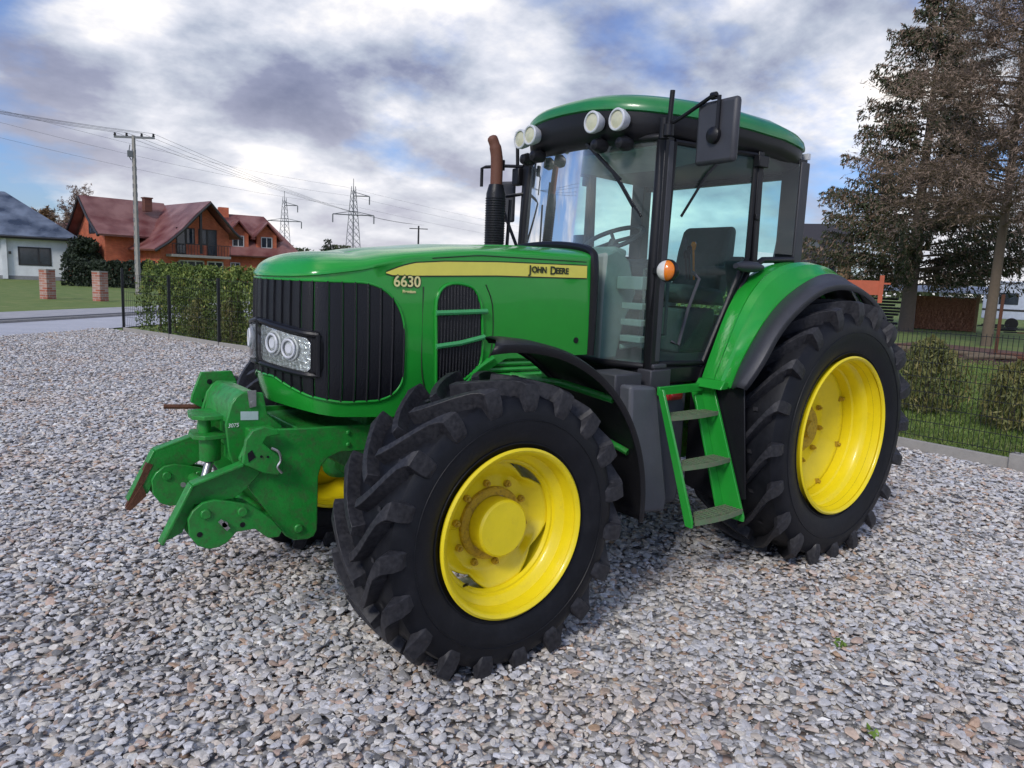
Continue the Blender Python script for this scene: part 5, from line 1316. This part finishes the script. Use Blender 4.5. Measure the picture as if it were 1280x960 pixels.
window(BH, 1.5, 2.3, 2.95, 5.3, 0, .1, (), 'darkframe'); window(BH, 2.4, 3.15, 3.9, 5.3, 0, .1, (), 'darkframe')
window(BH, 3.6, 4.35, 3.9, 5.3, 0, .1, (), 'darkframe'); window(BH, 4.45, 5.3, 2.95, 5.3, 0, .1, (), 'darkframe')
window(BH, 1.7, 4.0, .9, 2.3, 0, .12, (.33, .66), 'winframe'); window(BH, 4.4, 5.9, .6, 2.3, 0, .12, (.5,), 'winframe')
window(BH, 1.2, 1.9, 1.0, 2.1, 0, .1, (), 'darkframe', True, 0); window(BH, 3.4, 4.2, 1.0, 2.1, 0, .1, (), 'darkframe', True, 0)
window(BH, 7.6, 9.0, 4.6, 6.1, 0, .12, (.5,), 'darkframe', True, -3.0); window(BH, 7.5, 8.9, .9, 2.6, 0, .12, (.5,), 'darkframe', True, -3.0)
# second brick house with two dormers
cx, cyy = -21.22, -84.0; th = bearing(cx, cyy) - PI / 2 + rad(10)
B2 = house_frame(cx, cyy, th, 'brick_house', 'smaller brick house with two gabled dormers behind the large brick house')
m = MB(); m.box((-2.5, 0, 0), (7.3, 9, 3.4)); m.box((2.0, .6, 3.2), (2.1, .7, 3.3)); m.build('wall', 'brick', B2, smooth=0)
m = MB(); m.add([(-3.2, -.9, 3.2), (8.6, -.9, 3.2), (8.6, 9.9, 3.2), (-3.2, 9.9, 3.2), (-.5, 4.5, 8.1), (5.0, 4.5, 8.1)], [(0, 1, 5, 4), (1, 2, 5), (2, 3, 4, 5), (3, 0, 4)]); m.build('roof', 'redroof', B2, smooth=0, solid=.2, recalc=False)
for a in (1.2, 4.4):
    m = MB(); m.box((a - 1.15, .2, 3.9), (a + 1.15, 3.6, 5.7)); m.prism([(a - 1.15, 5.7), (a + 1.15, 5.7), (a, 6.9)], 'y', .2, 3.6); dm = m.build('dormer', 'brick', B2, smooth=0)
    m = MB(); m.grid([[(a - 1.75, b, 5.2), (a, b, 7.15), (a + 1.75, b, 5.2)] for b in (-.5, 4.2)]); m.build('dormer_roof', 'redroof', dm, smooth=0, solid=.18, recalc=False)
    f = MB(); gl = MB(); wall_open(f, gl, a - .6, a + .6, 4.3, 5.5, .2, .1, (.5,)); gl.build('pane', 'housewin', dm, smooth=0); f.build('window', 'winframe', dm, smooth=0)
m = MB(); m.box((-.2, 4.0, 7.2), (.9, 5.0, 8.9)); m.build('chimney', 'brick', B2, smooth=0)
window(B2, .3, 1.3, 1.2, 2.4, 0, .1, (.5,)); window(B2, 4.6, 5.8, 1.2, 2.4, 0, .1, (.5,))
# distant red roofed house between the white house and the brick house
th = bearing(-9.5, -104) - PI / 2
B3 = house_frame(-9.5, -104, th, 'far_house', 'distant red roofed house between the white bungalow and the brick house')
m = MB(); m.box((-5, 0, 0), (5, 8, 3.6)); m.build('wall', 'brick', B3, smooth=0); m = MB(); m.add([(-5.8, -.8, 3.4), (5.8, -.8, 3.4), (5.8, 8.8, 3.4), (-5.8, 8.8, 3.4), (-3, 4, 6.6), (3, 4, 6.6)], [(0, 1, 5, 4), (1, 2, 5), (2, 3, 4, 5), (3, 0, 4)]); m.build('roof', 'redroof', B3, smooth=0, solid=.2, recalc=False)
window(B3, -2, -.6, 1.0, 2.3, 0, .1, (.5,))
# dark barn like house behind the rear fender
th = bearing(-79.5, -45.2) - PI / 2
B4 = house_frame(-79.5, -45.2, th, 'dark_house', 'dark roofed house with a wooden porch wall behind the cab')
m = MB(); m.box((-4.5, 0, 0), (3.8, 9, 6.0)); m.build('wall', 'wood', B4, smooth=0)
m = MB(); m.add([(-5.2, -.9, 5.2), (4.1, -.9, 5.2), (4.1, 9.9, 5.2), (-5.2, 9.9, 5.2), (-4.9, 4.5, 10.2), (3.3, 4.5, 10.2)], [(0, 1, 5, 4), (1, 2, 5), (2, 3, 4, 5), (3, 0, 4)]); m.build('roof', 'darkwood', B4, smooth=0, solid=.2, recalc=False)
m = MB(); m.box((-1.2, .2, 7.0), (.0, 1.9, 7.8)); m.box((1.3, .6, 7.4), (1.9, 2.0, 8.0)); m.build('skylight', 'housewin', B4, smooth=0)
window(B4, -2.6, -1.5, 4.0, 5.1, 0, .1, (.5,)); window(B4, 1.2, 2.2, 3.9, 5.1, 0, .1, ())

# ---- unfinished brick gate pillars
for i, (x, y) in enumerate(((.78, -37.78), (-1.21, -36.24))):
    r = empty('brick_pillar', (x, y, -.05), ['mottled brick gate pillar on the lawn, the one nearer the left edge', 'mottled brick gate pillar on the lawn, the one nearer the fence'][i], 'pillar', 'unfinished brick gate pillars', rz=.6)
    m = MB(); m.box((-.24, -.24, 0), (.24, .24, 1.38)); m.build('brickwork', 'brick_pillar', r, smooth=0, bevel=.01)
    m = MB(); m.box((-.25, -.25, 1.38), (.25, .25, 1.42)); m.build('cap', 'concrete', r, smooth=0)
# ---- utility pole, wires, pylons
up = empty('utility_pole', (-4.71, -46.18, 0), 'concrete utility pole with a crossarm in front of the brick house', 'utility pole')
m = MB(); m.tube([(0, 0, -.3), (0, 0, 9.35)], [.17, .10], 4); m.build('shaft', 'concrete', up, smooth=0)
m = MB()
for q in range(16): m.box((-.17 + q * .004, -.04, .8 + q * .5), (.17 - q * .004, .04, 1.05 + q * .5))
m.build('recess', 'plinth', up, smooth=0)
ca = Vector((-.79, .613, 0))
m = MB(); m.bar(-ca * 1.15 + Vector((0, 0, 9.25)), ca * 1.25 + Vector((0, 0, 9.25)), .1, .12); m.build('crossarm', 'lattice', up, smooth=0)
for q in (-1.1, -.4, .5, 1.2):
    m = MB(); p = ca * q + Vector((0, 0, 9.3)); m.lathe([(0, 0), (0, .05), (.06, .09), (.1, .05), (.16, .07), (.2, .03), (.2, 0)], tuple(p), axis='z', seg=10); m.build('insulator', 'darkframe', up)
m = MB(); m.box((.08, -.1, 8.1), (.35, .1, 8.45)); m.tube([(.15, 0, 7.9), (.3, 0, 8.2), (.2, 0, 8.8)], .03, 6); m.build('junction_box', 'lattice', up, smooth=0)
def sag(p, q, s, n=14):
    p = Vector(p); q = Vector(q); return [p.lerp(q, t) - Vector((0, 0, s * 4 * t * (1 - t))) for t in [i / n for i in range(n + 1)]]
top = Vector((-4.71, -46.18, 9.5))
for k, q in enumerate((-1.1, -.4, .5, 1.2)):
    a = top + ca * q
    m = MB(); m.tube(sag(a, (30 + q, -28 - q * 1.3, 10.4), 1.0), .009, 4); m.tube(sag(a, (-61.3 + q, -109.8, 10.6), 1.0), .009, 4)
    o = m.build('power_line', 'darkframe', None); tag(o, 'thin power line running over the concrete utility pole', 'power line', 'wires on the utility pole')
for k, (z, dz) in enumerate(((22, 0), (25, 1), (27.5, 2))):
    m = MB(); m.tube(sag((-95.2 + k * 1.5, -207.6, z), (60, -150, z + 12), 4), .022, 4); m.tube(sag((-95.2 + k * 1.5, -207.6, z), (-400, -330, z), 4), .022, 4)
    o = m.build('power_line', 'lattice', None); tag(o, 'faint high voltage line crossing to the lattice pylons', 'power line', 'high voltage lines')
def pylon(x, y, H, label):
    r = empty('lattice_pylon', (x, y, 0), label, 'pylon', 'high voltage pylons', rz=.4)
    m = MB(); w = lambda z: 2.3 * (1 - z / H) ** .9 * .75 + .35
    for sx, sy in ((1, 1), (1, -1), (-1, 1), (-1, -1)): m.tube([(sx * w(z), sy * w(z), z) for z in (0, H * .3, H * .6, H * .85, H * .98)], .13, 4)
    n = 13
    for i in range(n):
        z0, z1 = H * .95 * i / n, H * .95 * (i + 1) / n
        for s2 in (1, -1):
            m.tube([(w(z0), s2 * w(z0), z0), (-w(z1), s2 * w(z1), z1)], .07, 3); m.tube([(-w(z0), s2 * w(z0), z0), (w(z1), s2 * w(z1), z1)], .07, 3)
            m.tube([(s2 * w(z0), w(z0), z0), (s2 * w(z1), -w(z1), z1)], .07, 3)
    m.tube([(0, 0, H * .95), (0, 0, H * 1.06)], .12, 4); m.build('tower', 'lattice', r, smooth=0)
    m = MB()
    u = Vector((-.95, .3, 0)); u = Vector((-.55, .84, 0))
    for z, L0, L1 in ((H * .68, 6.2, 6.2), (H * .88, 0.3, 4.8)):
        for L_, sgn in ((L0, -1), (L1, 1)):
            if L_ < 1: continue
            m.tube([Vector((0, 0, z)), u * L_ * sgn + Vector((0, 0, z + .1))], .16, 4); m.tube([Vector((0, 0, z + 1.2)), u * L_ * sgn + Vector((0, 0, z + .1))], .1, 4)
            m.tube([u * L_ * sgn + Vector((0, 0, z)), u * L_ * sgn + Vector((0, 0, z - 2.4))], .2, 5)
    m.build('crossarm', 'lattice', r, smooth=0)
pylon(-95.17, -207.61, 28.5, 'lattice pylon standing farther right, the larger looking one'); pylon(-97.48, -271.63, 29.5, 'lattice pylon beside the brick house roof, the smaller looking one')
r = empty('utility_pole', (-61.34, -109.83, 0), 'small distant wooden pole seen above the tractor hood', 'utility pole')
m = MB(); m.tube([(0, 0, 0), (0, 0, 10.4)], [.2, .14], 6); m.build('shaft', 'darkframe', r); m = MB(); m.bar(-ca * 1.6 + Vector((0, 0, 9.9)), ca * 1.6 + Vector((0, 0, 9.9)), .12, .14); m.build('crossarm', 'darkframe', r)

# ---- right background: firewood under a sheet roof, lumber, boards, caravan
e_r = Vector((math.cos(bearing(-38.4, -13.8) - PI / 2), math.sin(bearing(-38.4, -13.8) - PI / 2), 0)); 
th = bearing(-38.4, -13.8) - PI / 2
fs = empty('woodshed', (-38.4, -13.8, -.05), 'open woodshed with a pale sheet metal roof behind the spruce', 'shed', rz=th)
m = MB()
for a in (-5.2, -1.55, 1.5): m.box((a, -.35, 0), (a + .12, -.23, 2.05)); m.box((a, 1.1, 0), (a + .12, 1.22, 2.2))
m.build('post', 'wood', fs, smooth=0)
m = MB(); m.add([(-5.6, -.8, 2.02), (2.0, -.8, 2.02), (2.0, 1.6, 2.42), (-5.6, 1.6, 2.42)], [(0, 1, 2, 3)]); m.build('shed_roof', 'sheet', fs, smooth=0, solid=.05)
lg = MB(); R = random.Random(4); lg.box((-1.42, .12, .02), (1.48, .66, 1.82))
for row in range(17):
    for c in range(27):
        a = -1.4 + c * .108 + R.uniform(-.02, .02) + (row % 2) * .054; z = .08 + row * .103 + R.uniform(-.012, .012); rr = R.uniform(.05, .066)
        lg.tube([(a, R.uniform(-.12, .03), z), (a, .7, z)], rr, 6)
o = lg.build('firewood', 'log', None, smooth=0); o.location = fs.location; o.rotation_euler = (0, 0, th); tag(o, 'stacked split firewood under the sheet roof beside the spruce trunk', 'firewood', kind='stuff')
lm = MB(); 
for row in range(9):
    lm.box((-5.0 + R.uniform(-.1, .1), -.2 + R.uniform(-.05, .05), .15 + row * .17), (-2.2 + R.uniform(-.3, .3), .6, .27 + row * .17))
o = lm.build('lumber_pile', 'darkwood', None, smooth=0, bevel=.01); o.location = (fs.location.x, fs.location.y, -.05); o.rotation_euler = (0, 0, th); tag(o, 'dark pile of boards under the woodshed roof left of the spruce trunk', 'lumber')
for i in range(3):
    lm = MB()
    for q in range(6): a = R.uniform(-.9, .9); lm.bar((a - .6, R.uniform(-.2, .2), .1 + q * .07), (a + .6, R.uniform(-.2, .2), .12 + q * .07), .12, .06)
    o = lm.build('board_heap', ['darkwood', 'wood', 'plinth'][i], None, smooth=0); p = fs.location + Vector((math.cos(th), math.sin(th), 0)) * (3.0 + i * 1.7); o.location = (p.x, p.y, -.05); o.rotation_euler = (0, 0, th + .2 * i)
    tag(o, ['dark heap of old boards just right of the firewood stack', 'brown heap of old boards between the larch trunk and the firewood', 'gray heap of old boards right of the larch trunk'][i], 'boards', 'heaps of old boards')
# caravan-like pale blue box and a white gate behind the larch
th2 = bearing(-46.8, -13.0) - PI / 2
cv = empty('caravan', (-46.8, -12.6, -.05), 'pale blue and white caravan behind the larch trunk at the right edge', 'caravan', rz=th2)
m = MB(); m.prism([(-2.2, .6), (3.6, .6), (3.6, 2.6), (3.3, 2.9), (-1.8, 2.9), (-2.2, 2.4)], 'y', 0, 2.2); m.build('body', 'bluepaint', cv, smooth=0, bevel=.05)
m = MB(); m.box((-1.4, -.02, 1.5), (-.4, .0, 2.2)); m.box((.7, -.02, 1.5), (2.2, .0, 2.2)); m.build('window', 'housewin', cv, smooth=0)
m = MB(); m.box((-2.2, -.015, 1.1), (3.6, .0, 1.22)); m.build('trim', 'darkframe', cv, smooth=0)
for a in (-.6, 2.6):
    m = MB(); m.cyl((a, -.1, .35), (a, .15, .35), .35, 18); m.build('wheel', 'black', cv)
gt = empty('white_gate', (-44.63, -15.4, -.05), 'white slatted gate seen between the two tree trunks', 'gate', rz=th2)
m = MB()
for q in range(9): m.bar((-1.0 + q * .22, 0, .6), (-1.0 + q * .22, 0, 1.9), .08, .03)
m.bar((-1.05, 0, 1.8), (.85, 0, 1.8), .04, .09); m.bar((-1.05, 0, .75), (.85, 0, .75), .04, .09); m.build('slats', 'whitep', gt, smooth=0)
m = MB(); m.box((-1.15, -.06, 0), (-1.05, .06, 2.0)); m.box((.85, -.06, 0), (.95, .06, 2.0)); m.build('gate_post', 'whitep', gt, smooth=0)
# orange rack
th3 = bearing(-17.2, -7.4) - PI / 2
orr = empty('orange_trailer', (-17.2, -7.4, -.05), 'orange painted trailer side board with a red post behind the rear fender', 'trailer', rz=th3)
m = MB(); m.box((-1.6, 0, 1.78), (.30, .04, 2.20)); m.build('side_board', 'orangeboard', orr, smooth=0)
m = MB(); m.box((.30, -.04, 1.55), (.42, .08, 2.36)); m.box((.42, 0, 2.1), (.6, .03, 2.15)); m.build('post', 'orangeboard', orr, smooth=0)
m = MB(); m.box((-3.2, -.1, .85), (.6, 1.5, 1.0)); m.box((-3.0, .3, .6), (.3, .4, .85)); m.box((.2, 0, 1.0), (.32, .1, 1.6)); m.build('chassis', 'darkwood', orr, smooth=0)
for a in (-2.3, -.6):
    m = MB(); m.cyl((a, -.12, .38), (a, .1, .38), .38, 20); m.build('wheel', 'black', orr)
# felled logs lying in the bed
for i, (x, y, a, L_, rr) in enumerate(((-19.5, -6.2, 1.9, 2.6, .09), (-20.6, -3.2, 2.05, 3.4, .10), (-19.4, -4.6, 2.6, 1.8, .07), (-20.2, -7.0, 1.5, 1.6, .08), (-19.0, -1.8, 1.8, 2.2, .08))):
    m = MB(); d = Vector((math.cos(a), math.sin(a), 0)) * L_ / 2; m.tube([-d, d * .1 + Vector((0, 0, .03)), d], [rr * 1.1, rr, rr * .8], 9)
    o = m.build('fallen_log', 'rust' if i % 2 else 'bark_larch', None); o.location = (x, y, rr * .9)
    tag(o, ['brown log lying on the mulch bed closest to the rear tyre', 'longest brown log on the mulch bed', 'short pale log lying askew on the mulch bed', 'short reddish log at the far left of the mulch bed', 'pale log on the mulch bed below the larch trunk'][i], 'log', 'logs lying on the mulch bed')
# thin rusty sapling stake
m = MB(); m.tube([(-20.8, -5.05, -.05), (-20.82, -5.05, 1.9)], .05, 6); o = m.build('stake', 'rust', None); tag(o, 'thin rusty stake standing in the mulch bed in front of the firewood', 'stake')

# ================================================================== SKY AND LIGHT
SUN_EL, SUN_AZ = rad(38), rad(25)   # azimuth measured in the XY plane from +X
w = bpy.data.worlds.new('World'); scene.world = w; w.use_nodes = True; nt = w.node_tree; nt.nodes.clear(); L = nt.links
out = nt.nodes.new('ShaderNodeOutputWorld')
sky = N(nt, 'ShaderNodeTexSky', sky_type='NISHITA'); sky.sun_disc = False; sky.sun_elevation = SUN_EL; sky.sun_rotation = rad(90) - SUN_AZ; sky.air_density = 1.2; sky.dust_density = .6; sky.ozone_density = 4
bg1 = N(nt, 'ShaderNodeBackground'); bg1.inputs['Strength'].default_value = .085; sm = N(nt, 'ShaderNodeMix', data_type='RGBA', blend_type='MULTIPLY'); sm.inputs['Factor'].default_value = 1; sm.inputs['B'].default_value = (.72, .84, 1.2, 1); L.new(sky.outputs[0], sm.inputs['A']); L.new(sm.outputs['Result'], bg1.inputs['Color'])
tc = N(nt, 'ShaderNodeTexCoord'); sp = N(nt, 'ShaderNodeSeparateXYZ'); L.new(tc.outputs['Generated'], sp.inputs[0])
za = N(nt, 'ShaderNodeMath', operation='MAXIMUM'); za.inputs[1].default_value = 0.0; L.new(sp.outputs[2], za.inputs[0])
zb = N(nt, 'ShaderNodeMath', operation='ADD'); zb.inputs[1].default_value = .32; L.new(za.outputs[0], zb.inputs[0])
cxn = N(nt, 'ShaderNodeMath', operation='DIVIDE'); L.new(sp.outputs[0], cxn.inputs[0]); L.new(zb.outputs[0], cxn.inputs[1])
cyn = N(nt, 'ShaderNodeMath', operation='DIVIDE'); L.new(sp.outputs[1], cyn.inputs[0]); L.new(zb.outputs[0], cyn.inputs[1])
cb = N(nt, 'ShaderNodeCombineXYZ'); L.new(cxn.outputs[0], cb.inputs[0]); L.new(cyn.outputs[0], cb.inputs[1])
SEED = (3.1, 1.7, 0.4)
def cloud_noise(scale, det, rgh, dist, off):
    a = N(nt, 'ShaderNodeVectorMath', operation='ADD'); a.inputs[1].default_value = off; L.new(cb.outputs[0], a.inputs[0])
    n = N(nt, 'ShaderNodeTexNoise'); n.inputs['Scale'].default_value = scale; n.inputs['Detail'].default_value = det; n.inputs['Roughness'].default_value = rgh; n.inputs['Distortion'].default_value = dist
    L.new(a.outputs[0], n.inputs['Vector']); return n.outputs['Fac']
cover = ramp(nt, [(.40, 0.0), (.52, 1.0)]); L.new(cloud_noise(1.25, 9, .56, .05, SEED), cover.inputs['Fac'])
shade = ramp(nt, [(.34, (.12, .145, .25)), (.43, (.21, .235, .35)), (.50, (.38, .42, .51)), (.56, (.58, .60, .67)), (.64, (.92, .88, .84))]); L.new(cloud_noise(1.9, 10, .55, .1, (7.3, 2.2, 1.0)), shade.inputs['Fac'])
# the lowest few degrees are paler and warmer
hz = ramp(nt, [(0.0, 1.0), (.10, .55), (.26, 0.0)]); L.new(za.outputs[0], hz.inputs['Fac'])
mx = N(nt, 'ShaderNodeMix', data_type='RGBA'); mx.inputs['B'].default_value = (.86, .82, .80, 1); hm = N(nt, 'ShaderNodeMath', operation='MULTIPLY'); hm.inputs[1].default_value = .5; L.new(hz.outputs['Color'], hm.inputs[0])
L.new(hm.outputs[0], mx.inputs['Factor']); L.new(shade.outputs['Color'], mx.inputs['A'])
bg2 = N(nt, 'ShaderNodeBackground'); bg2.inputs['Strength'].default_value = 1.0; L.new(mx.outputs['Result'], bg2.inputs['Color'])
ms = N(nt, 'ShaderNodeMixShader'); L.new(cover.outputs['Color'], ms.inputs['Fac']); L.new(bg1.outputs[0], ms.inputs[1]); L.new(bg2.outputs[0], ms.inputs[2]); L.new(ms.outputs[0], out.inputs['Surface'])
ld = bpy.data.lights.new('sun', 'SUN'); ld.energy = 1.5; ld.angle = rad(14); ld.color = (1, .95, .88); lo = bpy.data.objects.new('sun', ld); COL.objects.link(lo)
sd = Vector((math.cos(SUN_AZ) * math.cos(SUN_EL), math.sin(SUN_AZ) * math.cos(SUN_EL), math.sin(SUN_EL))); lo.rotation_euler = sd.to_track_quat('Z', 'Y').to_euler(); lo.location = (10, 5, 12)

# ================================================================== CAMERA
yaw, pitch, roll, F, CYP = -2.23047279, .141994746, .040189886, 911.647696, 479.6144
f = Vector((math.cos(yaw) * math.cos(pitch), math.sin(yaw) * math.cos(pitch), -math.sin(pitch))); r0 = Vector((math.sin(yaw), -math.cos(yaw), 0)); u0 = r0.cross(f)
rr = math.cos(roll) * r0 + math.sin(roll) * u0; uu = -math.sin(roll) * r0 + math.cos(roll) * u0
cd = bpy.data.cameras.new('camera'); co = bpy.data.objects.new('camera', cd); COL.objects.link(co)
mt = Matrix(((rr.x, uu.x, -f.x, CAM[0]), (rr.y, uu.y, -f.y, CAM[1]), (rr.z, uu.z, -f.z, CAM[2]), (0, 0, 0, 1))); co.matrix_world = mt
cd.sensor_width = 36; cd.lens = F / 1280 * 36; cd.clip_end = 3000; cd.clip_start = .05
scene.camera = co
scene.render.engine = 'CYCLES'; scene.cycles.use_denoising = True; scene.cycles.max_bounces = 8; scene.cycles.transparent_max_bounces = 16; scene.cycles.diffuse_bounces = 3; scene.cycles.glossy_bounces = 4
scene.cycles.use_adaptive_sampling = True; scene.cycles.adaptive_threshold = .015
vs_ = scene.view_settings; vs_.view_transform = 'Standard'; vs_.look = 'None'; vs_.gamma = 1; vs_.exposure = .43; vs_.use_curve_mapping = False
